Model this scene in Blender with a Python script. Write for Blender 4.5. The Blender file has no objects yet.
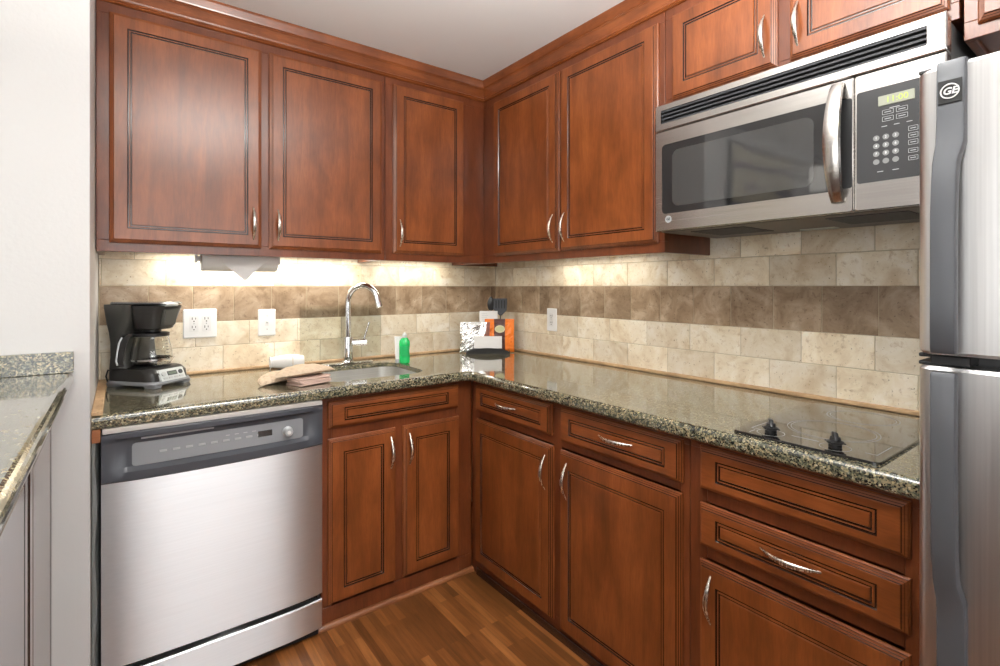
import bpy, bmesh, math, random
from mathutils import Vector, Matrix
random.seed(7)
sc = bpy.context.scene
COL = sc.collection
PI = math.pi

# ------------------------------------------------------------------ camera
cam_d = bpy.data.cameras.new('camera'); cam = bpy.data.objects.new('camera', cam_d); COL.objects.link(cam)
cam.location = (-1.8425, -2.4919, 1.2705)
cam.rotation_euler = (PI/2, 0, -math.radians(36.9271))
cam_d.sensor_width = 36; cam_d.lens = 506.8552/1000*36
cam_d.shift_y = -(333-286.52)/1000
cam_d.clip_start = 0.02
sc.camera = cam
sc.view_settings.view_transform = 'Standard'; sc.view_settings.look = 'None'
sc.view_settings.gamma = 1; sc.view_settings.use_curve_mapping = False
sc.view_settings.exposure = 0.0

# ------------------------------------------------------------------ world and lights
w = bpy.data.worlds.new('sky'); sc.world = w; w.use_nodes = True
w.node_tree.nodes['Background'].inputs[0].default_value = (0.85, 0.93, 1.0, 1)
w.node_tree.nodes['Background'].inputs[1].default_value = 1.0

def area(name, loc, target, sx, sy, power, color=(1, 1, 1), parent=None):
    l = bpy.data.lights.new(name, 'AREA'); l.shape = 'RECTANGLE'; l.size = sx; l.size_y = sy
    l.energy = power; l.color = color
    o = bpy.data.objects.new(name, l); COL.objects.link(o); o.location = loc
    d = Vector(target) - Vector(loc); o.rotation_euler = d.to_track_quat('-Z', 'Y').to_euler() if target[2] != 0 or loc[2] > 1.45 else (0, 0, 0)
    return o
CEIL = 2.345; UPW = 88
# daylight through the far-left window and the window behind the camera
area('window_daylight', (-5.33, -2.9, 1.55), (0, -2.9, 1.3), 1.9, 1.5, 45, (1.0, 0.985, 0.96))
area('window_daylight', (-1.5, -6.03, 1.5), (-1.5, 0, 1.2), 2.6, 1.6, 52, (1.0, 0.985, 0.96))

# ------------------------------------------------------------------ materials
def nodes(name):
    m = bpy.data.materials.new(name); m.use_nodes = True
    nt = m.node_tree; b = nt.nodes['Principled BSDF']
    return m, nt, b
def simple(name, col, rough=.5, metal=0, coat=0, spec=.5, trans=0, ior=1.45):
    m, nt, b = nodes(name)
    b.inputs['Base Color'].default_value = (*col, 1); b.inputs['Roughness'].default_value = rough
    b.inputs['Metallic'].default_value = metal; b.inputs['Coat Weight'].default_value = coat
    b.inputs['Specular IOR Level'].default_value = spec
    b.inputs['Transmission Weight'].default_value = trans; b.inputs['IOR'].default_value = ior
    # faint surface wear so that nothing is perfectly uniform
    n = nt.nodes.new('ShaderNodeTexNoise'); n.inputs['Scale'].default_value = 35; n.inputs['Detail'].default_value = 3
    tc = nt.nodes.new('ShaderNodeTexCoord'); nt.links.new(tc.outputs['Object'], n.inputs['Vector'])
    mr = nt.nodes.new('ShaderNodeMapRange'); mr.inputs[3].default_value = max(0, rough-.03); mr.inputs[4].default_value = min(1, rough+.04)
    nt.links.new(n.outputs[0], mr.inputs[0]); nt.links.new(mr.outputs[0], b.inputs['Roughness'])
    return m
def ramp(nt, fac, stops, interp='LINEAR'):
    r = nt.nodes.new('ShaderNodeValToRGB'); r.color_ramp.interpolation = interp
    while len(r.color_ramp.elements) < len(stops): r.color_ramp.elements.new(0.5)
    for e, (p, c) in zip(r.color_ramp.elements, stops): e.position = p; e.color = (*c, 1)
    nt.links.new(fac, r.inputs[0]); return r.outputs[0]
def noise(nt, vec, scale, detail=4, rough=.55, dist=0):
    n = nt.nodes.new('ShaderNodeTexNoise'); n.inputs['Scale'].default_value = scale
    n.inputs['Detail'].default_value = detail; n.inputs['Roughness'].default_value = rough
    n.inputs['Distortion'].default_value = dist
    nt.links.new(vec, n.inputs['Vector']); return n.outputs[0]
def mapping(nt, scale, src='Object'):
    tc = nt.nodes.new('ShaderNodeTexCoord'); mp = nt.nodes.new('ShaderNodeMapping')
    mp.inputs['Scale'].default_value = scale
    nt.links.new(tc.outputs[src], mp.inputs['Vector']); return mp
def mix(nt, fac, a, b, typ='MIX'):
    m = nt.nodes.new('ShaderNodeMix'); m.data_type = 'RGBA'; m.blend_type = typ
    if isinstance(fac, float): m.inputs[0].default_value = fac
    else: nt.links.new(fac, m.inputs[0])
    for s, v in ((6, a), (7, b)):
        if isinstance(v, tuple): m.inputs[s].default_value = (*v, 1)
        else: nt.links.new(v, m.inputs[s])
    return m.outputs[2]
def bump(nt, b, h, strength, dist=.001):
    bp = nt.nodes.new('ShaderNodeBump'); bp.inputs['Strength'].default_value = strength
    bp.inputs['Distance'].default_value = dist
    nt.links.new(h, bp.inputs['Height']); nt.links.new(bp.outputs[0], b.inputs['Normal'])

def wood(name, dark, midc, light, scale=(9, 9, 1.1), rough=.30, coat=.25):
    m, nt, b = nodes(name)
    mp = mapping(nt, scale)
    oi = nt.nodes.new('ShaderNodeObjectInfo'); cb = nt.nodes.new('ShaderNodeCombineXYZ')
    mu = nt.nodes.new('ShaderNodeMath'); mu.operation = 'MULTIPLY'; mu.inputs[1].default_value = 37
    nt.links.new(oi.outputs['Random'], mu.inputs[0])
    for i in range(3): nt.links.new(mu.outputs[0], cb.inputs[i])
    nt.links.new(cb.outputs[0], mp.inputs['Location'])
    g1 = noise(nt, mp.outputs[0], 2.2, 8, .6, .9)
    mp2 = mapping(nt, (5.0, 5.0, 3.0)); nt.links.new(cb.outputs[0], mp2.inputs['Location'])
    g2 = noise(nt, mp2.outputs[0], 1.6, 3, .5, .3)
    mp3 = mapping(nt, tuple(s*12 for s in scale))
    g3 = noise(nt, mp3.outputs[0], 2, 2)
    c1 = ramp(nt, g1, [(.2, dark), (.5, midc), (.85, light)])
    c2 = ramp(nt, g2, [(.30, (.74, .70, .66)), (.68, (1.16, 1.18, 1.20))])
    c = mix(nt, 1.0, c1, c2, 'MULTIPLY')
    c3 = ramp(nt, g3, [(.35, (.86, .84, .82)), (.6, (1, 1, 1))])
    c = mix(nt, 1.0, c, c3, 'MULTIPLY')
    nt.links.new(c, b.inputs['Base Color'])
    b.inputs['Roughness'].default_value = rough; b.inputs['Coat Weight'].default_value = coat
    b.inputs['Coat Roughness'].default_value = .22
    bump(nt, b, g3, .06, .0005)
    return m
WD = wood('cherry_wood', (.135, .034, .0085), (.235, .064, .0155), (.32, .096, .026))
WDH = wood('cherry_wood_across', (.135, .034, .0085), (.235, .064, .0155), (.32, .096, .026), scale=(1.3, 1.3, 10))
WFR = wood('cherry_frame_wood', (.10, .026, .009), (.165, .043, .014), (.22, .062, .020))
WIN = wood('cabinet_inside_wood', (.05, .018, .008), (.08, .028, .012), (.1, .035, .015))
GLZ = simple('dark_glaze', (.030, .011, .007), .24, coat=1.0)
PINE = wood('raw_pine_wood', (.42, .27, .14), (.54, .36, .20), (.62, .44, .27), scale=(8, 1.2, 8), rough=.6, coat=0)
MOLD = wood('shoe_molding_wood', (.20, .065, .022), (.28, .10, .035), (.34, .13, .05), scale=(1.2, 9, 9))

def granite():
    m, nt, b = nodes('granite')
    mp = mapping(nt, (1, 1, 1))
    def vor(sc_, ch):
        v = nt.nodes.new('ShaderNodeTexVoronoi'); v.inputs['Scale'].default_value = sc_
        nt.links.new(mp.outputs[0], v.inputs['Vector'])
        sp = nt.nodes.new('ShaderNodeSeparateColor'); nt.links.new(v.outputs['Color'], sp.inputs[0]); return sp.outputs[ch]
    c = ramp(nt, vor(300, 0), [(0, (.025, .027, .026)), (.17, (.085, .095, .085)), (.36, (.19, .185, .14)), (.58, (.30, .265, .19)), (.80, (.40, .35, .25)), (.95, (.52, .49, .42))], 'CONSTANT')
    c2 = ramp(nt, vor(150, 1), [(0, (.35, .40, .39)), (.22, (.78, .82, .78)), (.55, (1.0, .98, .92)), (.85, (1.18, 1.12, 1.0))], 'CONSTANT')
    c = mix(nt, 1.0, c, c2, 'MULTIPLY')
    n = noise(nt, mp.outputs[0], 16, 4)
    c = mix(nt, 1.0, c, ramp(nt, n, [(.3, (.68, .69, .64)), (.7, (.98, .93, .83))]), 'MULTIPLY')
    nt.links.new(c, b.inputs['Base Color'])
    b.inputs['Roughness'].default_value = .09; b.inputs['Specular IOR Level'].default_value = .75
    b.inputs['Coat Weight'].default_value = .5; b.inputs['Coat Roughness'].default_value = .03
    return m
GRAN = granite()

def travertine(name, c0, c1, c2, pit):
    m, nt, b = nodes(name)
    at = nt.nodes.new('ShaderNodeAttribute'); at.attribute_name = 'tile_id'
    tc = nt.nodes.new('ShaderNodeTexCoord')
    add = nt.nodes.new('ShaderNodeVectorMath'); add.operation = 'MULTIPLY_ADD'
    cb = nt.nodes.new('ShaderNodeCombineXYZ')
    for i in range(3): nt.links.new(at.outputs['Fac'], cb.inputs[i])
    nt.links.new(cb.outputs[0], add.inputs[0]); add.inputs[1].default_value = (31, 17, 23)
    nt.links.new(tc.outputs['Object'], add.inputs[2])
    n1 = noise(nt, add.outputs[0], 9, 7, .62, .8)
    n2 = noise(nt, add.outputs[0], 48, 5, .7, .3)
    n3 = noise(nt, add.outputs[0], 130, 2, .5)
    c = ramp(nt, n1, [(.33, c0), (.5, c1), (.66, c2)])
    var = ramp(nt, at.outputs['Fac'], [(0, (.84, .82, .80)), (.5, (.97, .96, .95)), (1, (1.12, 1.10, 1.07))])
    c = mix(nt, 1.0, c, var, 'MULTIPLY')
    c = mix(nt, ramp(nt, n2, [(.55, (0, 0, 0)), (.70, (.6, .6, .6))]), c, pit)
    c = mix(nt, ramp(nt, n3, [(.68, (0, 0, 0)), (.74, (.8, .8, .8))]), c, tuple(p*.6 for p in pit))
    nt.links.new(c, b.inputs['Base Color']); b.inputs['Roughness'].default_value = .42
    bump(nt, b, n2, .12, .001)
    return m
TCREAM = travertine('cream_travertine', (.68, .55, .38), (.84, .75, .59), (.93, .87, .76), (.48, .33, .17))
TBROWN = travertine('brown_travertine', (.22, .145, .085), (.36, .26, .17), (.52, .41, .30), (.11, .06, .03))
GROUT = simple('grout', (.50, .42, .30), .8)

def steel(name, base=(.62, .62, .63), rough=.27, axis=2, var=1.0):
    m, nt, b = nodes(name)
    s = [260, 260, 260]; s[axis] = 2.5
    mp = mapping(nt, tuple(s)); n = noise(nt, mp.outputs[0], 1.0, 3)
    b.inputs['Metallic'].default_value = 1
    nt.links.new(ramp(nt, n, [(.3, tuple(x*(1-.08*var) for x in base)), (.7, tuple(min(1, x*(1+.05*var)) for x in base))]), b.inputs['Base Color'])
    mr = nt.nodes.new('ShaderNodeMapRange'); mr.inputs[3].default_value = rough-.05*var; mr.inputs[4].default_value = rough+.07*var
    nt.links.new(n, mr.inputs[0]); nt.links.new(mr.outputs[0], b.inputs['Roughness'])
    bump(nt, b, n, .05, .0004)
    return m
def aniso(m, rot, an=.85):
    nt = m.node_tree; b = nt.nodes['Principled BSDF']
    tg = nt.nodes.new('ShaderNodeTangent'); tg.direction_type = 'RADIAL'; tg.axis = 'Z'
    nt.links.new(tg.outputs[0], b.inputs['Tangent']); b.inputs['Anisotropic'].default_value = an; b.inputs['Anisotropic Rotation'].default_value = rot
    return m
STEEL = steel('brushed_steel_vertical', (.66, .655, .65), .34, 2)
STEELH = steel('brushed_steel_horizontal', (.53, .505, .48), .24, 1)
STEELX = aniso(steel('brushed_steel_front', (.82, .84, .87), .42, 0, .35), .25)
NICKEL = steel('satin_nickel', (.72, .68, .62), .26, 2)
CHROME = simple('chrome', (.80, .81, .83), .07, 1)
SINKM = steel('sink_steel', (.86, .86, .85), .30, 0)

def paint(name, col, sc_=220, st=.25, rough=.7):
    m, nt, b = nodes(name); b.inputs['Base Color'].default_value = (*col, 1); b.inputs['Roughness'].default_value = rough
    mp = mapping(nt, (1, 1, 1)); n = noise(nt, mp.outputs[0], sc_, 3, .5); bump(nt, b, n, st, .002)
    return m
WALL = paint("white_wall_paint", (.63, .625, .62), 90, .22)
CEILM = paint('ceiling_paint', (.87, .895, .92), 60, .05)

def floor_mat():
    m, nt, b = nodes('strip_wood_floor')
    tc = nt.nodes.new('ShaderNodeTexCoord')
    rot = nt.nodes.new('ShaderNodeMapping'); rot.inputs['Rotation'].default_value = (0, 0, PI/2)
    nt.links.new(tc.outputs['Object'], rot.inputs['Vector'])
    br = nt.nodes.new('ShaderNodeTexBrick'); br.offset = .37; br.offset_frequency = 2; br.squash = 1
    br.inputs['Scale'].default_value = 1; br.inputs['Brick Width'].default_value = .36; br.inputs['Row Height'].default_value = .030
    br.inputs['Mortar Size'].default_value = .0004; br.inputs['Mortar Smooth'].default_value = .3
    br.inputs['Color1'].default_value = (0, 0, 0, 1); br.inputs['Color2'].default_value = (1, 1, 1, 1); br.inputs['Mortar'].default_value = (.15, .15, .15, 1)
    nt.links.new(rot.outputs[0], br.inputs['Vector'])
    base = ramp(nt, br.outputs['Color'], [(0, (.13, .046, .013)), (.45, (.20, .073, .020)), (.8, (.27, .103, .029)), (1, (.37, .15, .045))])
    mp = mapping(nt, (60, 4, 1)); n = noise(nt, mp.outputs[0], 1.5, 6, .6, .4)
    c = mix(nt, 1.0, base, ramp(nt, n, [(.3, (.68, .64, .6)), (.68, (1.15, 1.13, 1.1))]), 'MULTIPLY')
    n2 = noise(nt, tc.outputs['Object'], 3.0, 3)
    c = mix(nt, 1.0, c, ramp(nt, n2, [(.3, (.8, .78, .75)), (.7, (1.12, 1.12, 1.12))]), 'MULTIPLY')
    nt.links.new(c, b.inputs['Base Color']); b.inputs['Roughness'].default_value = .36
    b.inputs['Coat Weight'].default_value = .15
    bump(nt, b, n, .08, .0006)
    return m
FLOORM = floor_mat()

BLK = simple('black_plastic', (.018, .018, .019), .32)
BLKG = simple('black_glass', (.012, .012, .013), .05, spec=.8, coat=.5)
DGREY = simple('dark_grey_plastic', (.055, .058, .066), .42)
DWG = simple('dishwasher_grey_plastic', (.060, .064, .076), .34)
DWP = simple('dishwasher_panel_grey', (.25, .26, .28), .22, coat=.4)
HANDG = simple('fridge_handle_plastic', (.075, .079, .088), .46)
LGREY = simple('light_grey_plastic', (.36, .37, .39), .4)
SILVERP = simple('silver_plastic', (.50, .52, .53), .3, .3)
WHITEP = simple('white_plastic', (.80, .80, .80), .3)
SLOT = simple('dark_slot', (.01, .01, .01), .6)
PAPER = simple('white_paper', (.78, .77, .76), .8)
CLOTHW = paint('white_terry', (.82, .82, .81), 700, .5, .95)
MITT = paint('tan_quilted_cotton', (.66, .52, .38), 500, .5, .95)
def quilt(m):
    nt = m.node_tree; b = nt.nodes['Principled BSDF']; mp = mapping(nt, (1, 1, 1)); hs = []
    for d in ('X', 'Y'):
        rt = nt.nodes.new('ShaderNodeMapping'); rt.inputs['Rotation'].default_value = (0, 0, PI/4); nt.links.new(mp.outputs[0], rt.inputs['Vector'])
        wv = nt.nodes.new('ShaderNodeTexWave'); wv.bands_direction = d; wv.inputs['Scale'].default_value = 14
        nt.links.new(rt.outputs[0], wv.inputs['Vector']); hs.append(wv.outputs['Fac'])
    mn = nt.nodes.new('ShaderNodeMath'); mn.operation = 'MINIMUM'
    nt.links.new(hs[0], mn.inputs[0]); nt.links.new(hs[1], mn.inputs[1]); bump(nt, b, mn.outputs[0], .6, .004)
quilt(MITT)
PINKC = paint('faded_pink_cotton', (.62, .45, .38), 500, .5, .95)
GREEN = simple('green_soap', (.01, .50, .12), .25, coat=.4)
CLEARP = simple('clear_cap', (.72, .76, .74), .25)
ORANGE = simple('orange_foil', (.85, .20, .012), .35)
BROWNF = simple('brown_foil', (.075, .022, .016), .35)
CREAMF = simple('cream_label', (.72, .66, .42), .5)
SILV = simple('silver_foil', (.78, .78, .76), .24, 1)
def glass(name, col=(1, 1, 1), rough=0.0):
    return simple(name, col, rough, trans=1.0, ior=1.45)
GLASS = glass('clear_glass', (.97, .985, .975))
def thin_pane(name, tint):
    m = bpy.data.materials.new(name); m.use_nodes = True; nt = m.node_tree
    for n in list(nt.nodes):
        if n.type != 'OUTPUT_MATERIAL': nt.nodes.remove(n)
    out = nt.nodes[0]; t = nt.nodes.new('ShaderNodeBsdfTransparent'); t.inputs[0].default_value = (*tint, 1)
    g = nt.nodes.new('ShaderNodeBsdfGlossy'); g.inputs['Roughness'].default_value = .02
    fr = nt.nodes.new('ShaderNodeFresnel'); fr.inputs['IOR'].default_value = 1.15; mx = nt.nodes.new('ShaderNodeMixShader')
    nt.links.new(fr.outputs[0], mx.inputs[0]); nt.links.new(t.outputs[0], mx.inputs[1]); nt.links.new(g.outputs[0], mx.inputs[2])
    nt.links.new(mx.outputs[0], out.inputs[0]); return m
PANE = thin_pane('clear_pane', (.975, .985, .97))
LAMPON = bpy.data.materials.new('lit_diffuser'); LAMPON.use_nodes = True
LAMPON.node_tree.nodes['Principled BSDF'].inputs['Emission Color'].default_value = (1, .95, .86, 1)
LAMPON.node_tree.nodes['Principled BSDF'].inputs['Emission Strength'].default_value = 2.5
LCD = bpy.data.materials.new('lcd_backlight'); LCD.use_nodes = True
LCD.node_tree.nodes['Principled BSDF'].inputs['Base Color'].default_value = (.26, .27, .21, 1)
DIGIT = bpy.data.materials.new('lit_digits'); DIGIT.use_nodes = True
DIGIT.node_tree.nodes['Principled BSDF'].inputs['Base Color'].default_value = (.35, .42, .05, 1)
DIGIT.node_tree.nodes['Principled BSDF'].inputs['Emission Color'].default_value = (.5, .9, .12, 1)
DIGIT.node_tree.nodes['Principled BSDF'].inputs['Emission Strength'].default_value = .12
PRINT = simple('grey_print', (.42, .43, .44), .5)

# ------------------------------------------------------------------ mesh helpers
WLOC = {}
def obj(name, bm, mats, parent=None, local=False, smooth=False):
    """link a bmesh (in world coordinates unless local) as one mesh object under parent"""
    if not isinstance(mats, (list, tuple)): mats = [mats]
    bmesh.ops.recalc_face_normals(bm, faces=bm.faces[:])
    if smooth:
        for f in bm.faces: f.smooth = True
        for e in bm.edges:
            if len(e.link_faces) == 2 and e.calc_face_angle(0) > math.radians(38): e.smooth = False
    off = WLOC.get(parent.name, Vector((0, 0, 0))) if parent else Vector((0, 0, 0))
    if not local and off.length: bmesh.ops.translate(bm, verts=bm.verts[:], vec=-off)
    me = bpy.data.meshes.new(name); bm.to_mesh(me); bm.free()
    for m in mats: me.materials.append(m)
    o = bpy.data.objects.new(name, me); COL.objects.link(o)
    if parent: o.parent = parent; WLOC[o.name] = off
    else: WLOC[o.name] = Vector((0, 0, 0))
    return o
def thing(name, label, cat, loc=(0, 0, 0), rotz=0, group=None):
    o = bpy.data.objects.new(name, None); COL.objects.link(o); o.empty_display_size = .05
    o.location = loc; o.rotation_euler = (0, 0, rotz); WLOC[o.name] = Vector(loc)
    o['label'] = label; o['category'] = cat
    if group: o['group'] = group
    return o
def tag(o, label, cat, group=None):
    o['label'] = label; o['category'] = cat
    if group: o['group'] = group
    return o
def struct(name, bm, m):
    o = obj(name, bm, m); o['kind'] = 'structure'; return o
def bx(bm, x0, x1, y0, y1, z0, z1, bev=0, seg=2, mi=0):
    t = bmesh.new()
    vs = [t.verts.new(p) for p in ((x0, y0, z0), (x1, y0, z0), (x1, y1, z0), (x0, y1, z0), (x0, y0, z1), (x1, y0, z1), (x1, y1, z1), (x0, y1, z1))]
    for q in ((3, 2, 1, 0), (4, 5, 6, 7), (0, 1, 5, 4), (1, 2, 6, 5), (2, 3, 7, 6), (3, 0, 4, 7)): t.faces.new([vs[i] for i in q])
    if bev: bmesh.ops.bevel(t, geom=t.edges[:], offset=bev, segments=seg, profile=.5, affect='EDGES')
    merge(bm, t, mi)
    return bm
def merge(bm, t, mi=None):
    t.verts.index_update(); mp = [bm.verts.new(v.co) for v in t.verts]
    for f in t.faces:
        try: nf = bm.faces.new([mp[v.index] for v in f.verts])
        except ValueError: continue
        nf.material_index = f.material_index if mi is None else mi
    t.free()
def box(*a, **k): return bx(bmesh.new(), *a, **k)
def loft(bm, rings, close=True, cap=True, mi=0):
    R = [[bm.verts.new(p) for p in r] for r in rings]
    n = len(R[0])
    for a, b in zip(R, R[1:]):
        for i in range(n if close else n-1):
            j = (i+1) % n
            f = bm.faces.new((a[i], a[j], b[j], b[i])); f.material_index = mi
    if cap and close:
        for r in (R[0], R[-1]):
            f = bm.faces.new(r); f.material_index = mi
    return bm
def tube(bm, pts, rad, n=12, flat=1.0, up=None, mi=0):
    pts = [Vector(p) for p in pts]
    if not isinstance(rad, (list, tuple)): rad = [rad]*len(pts)
    rings = []; prev = Vector(up) if up else None
    for i, p in enumerate(pts):
        t = (pts[min(i+1, len(pts)-1)] - pts[max(i-1, 0)]).normalized()
        if prev is None: prev = Vector((0, 0, 1)) if abs(t.z) < .9 else Vector((1, 0, 0))
        a = (prev - t*prev.dot(t)).normalized(); prev = a; b = t.cross(a)
        rings.append([p + a*math.cos(q)*rad[i]*flat + b*math.sin(q)*rad[i] for q in [2*PI*k/n for k in range(n)]])
    return loft(bm, rings, mi=mi)
def lathe(bm, prof, c=(0, 0, 0), n=32, mi=0, axis='z', a0=0, a1=2*PI):
    c = Vector(c); rings = []
    full = abs(a1-a0-2*PI) < 1e-6
    for r, h in prof:
        ring = []
        for k in range(n + (0 if full else 1)):
            q = a0 + (a1-a0)*k/n
            u, v = r*math.cos(q), r*math.sin(q)
            ring.append(c + (Vector((u, v, h)) if axis == 'z' else Vector((h, u, v)) if axis == 'x' else Vector((u, h, v))))
        rings.append(ring)
    return loft(bm, rings, close=full, cap=full, mi=mi)
def prism(bm, poly, f0, f1, mi=0):
    """poly of 2D points, f0/f1 map (u,v) to 3D on both sides"""
    return loft(bm, [[f0(u, v) for u, v in poly], [f1(u, v) for u, v in poly]], mi=mi)
def rrect(u0, u1, v0, v1, r, n=5):
    P = []
    for cx, cy, a in ((u1-r, v1-r, 0), (u0+r, v1-r, PI/2), (u0+r, v0+r, PI), (u1-r, v0+r, 3*PI/2)):
        for k in range(n+1):
            q = a + PI/2*k/n; P.append((cx+r*math.cos(q), cy+r*math.sin(q)))
    return P
def text_mesh(body, size, mat, name, M, parent, depth=.0006, bold=0, shear=0):
    cu = bpy.data.curves.new(name, 'FONT'); cu.body = body; cu.size = size; cu.extrude = depth
    cu.align_x = 'CENTER'; cu.align_y = 'CENTER'; cu.offset = bold; cu.shear = shear
    cu.resolution_u = 3
    to = bpy.data.objects.new(name, cu); COL.objects.link(to)
    bpy.context.view_layer.update()
    me = bpy.data.meshes.new_from_object(to.evaluated_get(bpy.context.evaluated_depsgraph_get()))
    bpy.data.objects.remove(to); me.transform(M); me.name = name
    off = WLOC.get(parent.name, Vector())
    me.transform(Matrix.Translation(-off))
    me.materials.clear(); me.materials.append(mat)
    o = bpy.data.objects.new(name, me); COL.objects.link(o); o.parent = parent; WLOC[o.name] = off
    return o
def frameM(p, right, up):
    r = Vector(right).normalized(); u = Vector(up).normalized(); n = r.cross(u)
    M = Matrix((r, u, n)).transposed().to_4x4(); M.translation = Vector(p); return M

# maps: (u, w, n) with n = distance out of the face
def faceY(y): return lambda u, w, n: Vector((u, y - n, w))       # faces -y, u = x
def faceX(x): return lambda u, w, n: Vector((x - n, u, w))       # faces -x, u = y
def faceXp(x): return lambda u, w, n: Vector((x + n, u, w))      # faces +x, u = y

def panel(F, u0, u1, w0, w1, gu=.057, gw=None, th=.020):
    """cabinet front: stepped edge, flat field, routed double groove"""
    gw = gu if gw is None else gw
    k = th/.020
    prof = [(0, 0, 0), (0, .0055, 0), (.003, .0075, 0), (.0032, .0105, 1), (.0075, .0115, 0), (.0077, .0150, 1), (.0115, .0160, 0), (.0125, .0195, 1), (.0135, .020, 0),
            ('g', 0, .020, 0), ('g', .0022, .0165, 1), ('g', .0045, .0165, 1), ('g', .0058, .0195, 0), ('g', .0085, .0195, 0), ('g', .0098, .0165, 1), ('g', .0122, .0165, 1), ('g', .0140, .0200, 0)]
    bm = bmesh.new(); prev = None
    for p in prof:
        if p[0] == 'g': iu, iw, n, mi = gu+p[1], gw+p[1], p[2], p[3]
        else: iu = iw = p[0]; n, mi = p[1], p[2]
        ring = [bm.verts.new(F(u, w, n*k)) for u, w in ((u0+iu, w0+iw), (u1-iu, w0+iw), (u1-iu, w1-iw), (u0+iu, w1-iw))]
        if prev:
            for i in range(4):
                f = bm.faces.new((prev[i], prev[(i+1) % 4], ring[(i+1) % 4], ring[i])); f.material_index = mi
        else: bm.faces.new(ring)
        prev = ring
    bm.faces.new(prev)
    return bm
def pull(F, uc, wc, L=.125, vertical=True, n0=.020, h=.026):
    bm = bmesh.new(); pts = []; rad = []
    N = 14
    for k in range(N+1):
        t = k/N; s = (t-.5)*L; d = n0 - .001 + h*math.sin(PI*t)
        pts.append(F(uc, wc+s, d) if vertical else F(uc+s, wc, d))
        rad.append(.0028 + .0040*math.sin(PI*t)**1.3)
    tube(bm, pts, rad, 12, flat=.55, up=F(0, 0, 1)-F(0, 0, 0))
    return bm

# ------------------------------------------------------------------ setting
XL = -1.907          # left end of the kitchen run (side of the stub wall)
YS = -0.70           # front face of the stub wall
bm = box(-5.6, .15, -6.3, .15, -.1, 0); struct('floor', bm, FLOORM)
bm = box(-5.6, .15, -6.3, .15, CEIL, CEIL+.1); struct('ceiling', bm, CEILM)
struct('wall_back', box(XL, .12, 0, .12, 0, CEIL), WALL)
struct('wall_right', box(0, .12, -6.2, 0, 0, CEIL), WALL)
bm = bmesh.new(); bx(bm, -5.5, XL, YS, .12, 0, CEIL, bev=0)
struct('wall_left', bm, WALL)
# wall with the side window, far left
bm = bmesh.new()
wy0, wy1, wz0, wz1 = -3.9, -1.9, .75, 2.15
bx(bm, -5.5, -5.35, -6.2, wy0, 0, CEIL); bx(bm, -5.5, -5.35, wy1, YS, 0, CEIL)
bx(bm, -5.5, -5.35, wy0, wy1, 0, wz0); bx(bm, -5.5, -5.35, wy0, wy1, wz1, CEIL)
struct('wall_side', bm, WALL)
bm = bmesh.new(); fx0, fx1, fz0, fz1 = -2.9, -.1, .65, 2.2
bx(bm, -5.5, fx0, -6.2, -6.05, 0, CEIL); bx(bm, fx1, .12, -6.2, -6.05, 0, CEIL)
bx(bm, fx0, fx1, -6.2, -6.05, 0, fz0); bx(bm, fx0, fx1, -6.2, -6.05, fz1, CEIL)
struct('wall_front', bm, WALL)
def window(name, F, u0, u1, w0, w1):
    bm = bmesh.new()
    def b(a, c, d, e):
        r = [F(a, d, 0), F(c, e, .04)]
        x0, x1 = sorted((r[0].x, r[1].x)); y0, y1 = sorted((r[0].y, r[1].y)); z0, z1 = sorted((r[0].z, r[1].z))
        bx(bm, x0, x1, y0, y1, z0, z1, .003, 1)
    t = .05
    b(u0-t, u0+.01, w0-t, w1+t); b(u1-.01, u1+t, w0-t, w1+t); b(u0, u1, w0-t, w0+.01); b(u0, u1, w1-.01, w1+t)
    m = (u0+u1)/2; b(m-.025, m+.025, w0, w1)
    o = struct(name, bm, WHITEP)
    return o
window('window_1', lambda u, w, n: Vector((-5.35+n, u, w)), wy0, wy1, wz0, wz1)
window('window_2', lambda u, w, n: Vector((u, -6.05+n, w)), fx0, fx1, fz0, fz1)

# ------------------------------------------------------------------ tiled backsplash
def tiles(P, u0, u1, z0, z1, phase, band):
    """P(u, z, n): u along wall. running-bond cream rows 0.106 high, brown band 0.151 high"""
    bm = bmesh.new(); lay = bm.faces.layers.float.new('tile_id')
    def quadbox(a, b, c, d, mi, rid):
        g = .0009; n1 = .009 + random.uniform(-.0005, .0005); e = .0016
        r0 = [P(a+g, c+g, .0), P(b-g, c+g, .0), P(b-g, d-g, .0), P(a+g, d-g, .0)]
        r1 = [P(a+g, c+g, n1-e), P(b-g, c+g, n1-e), P(b-g, d-g, n1-e), P(a+g, d-g, n1-e)]
        g += e
        r2 = [P(a+g, c+g, n1), P(b-g, c+g, n1), P(b-g, d-g, n1), P(a+g, d-g, n1)]
        R = [[bm.verts.new(p) for p in r] for r in (r0, r1, r2)]
        fs = [bm.faces.new(R[2])]
        for A, B in zip(R, R[1:]):
            for i in range(4): fs.append(bm.faces.new((A[i], A[(i+1) % 4], B[(i+1) % 4], B[i])))
        for f in fs: f.material_index = mi; f[lay] = rid
    rows = [(1.121, 1.272, 1, .1545, band)]
    z = 1.272; k = 0
    while z < z1: rows.append((z, min(z+.106, z1), 0, .208, k % 2 * .5)); z += .106; k += 1
    z = 1.121; k = 1
    while z > z0+.004: rows.append((max(z-.106, z0), z, 0, .208, k % 2 * .5)); z -= .106; k += 1
    for c, d, mi, wd, sh in rows:
        u = phase + sh*wd - 20*wd
        while u < u1:
            a, b = max(u, u0), min(u+wd, u1)
            if b - a > .006: quadbox(a, b, c, d, mi, random.random())
            u += wd
    # grout bed
    g = [P(u0, z0, 0), P(u1, z0, 0), P(u1, z1, 0), P(u0, z1, 0)]
    h = [P(u0, z0, .0072), P(u1, z0, .0072), P(u1, z1, .0072), P(u0, z1, .0072)]
    loft(bm, [g, h], mi=2)
    return bm
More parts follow.
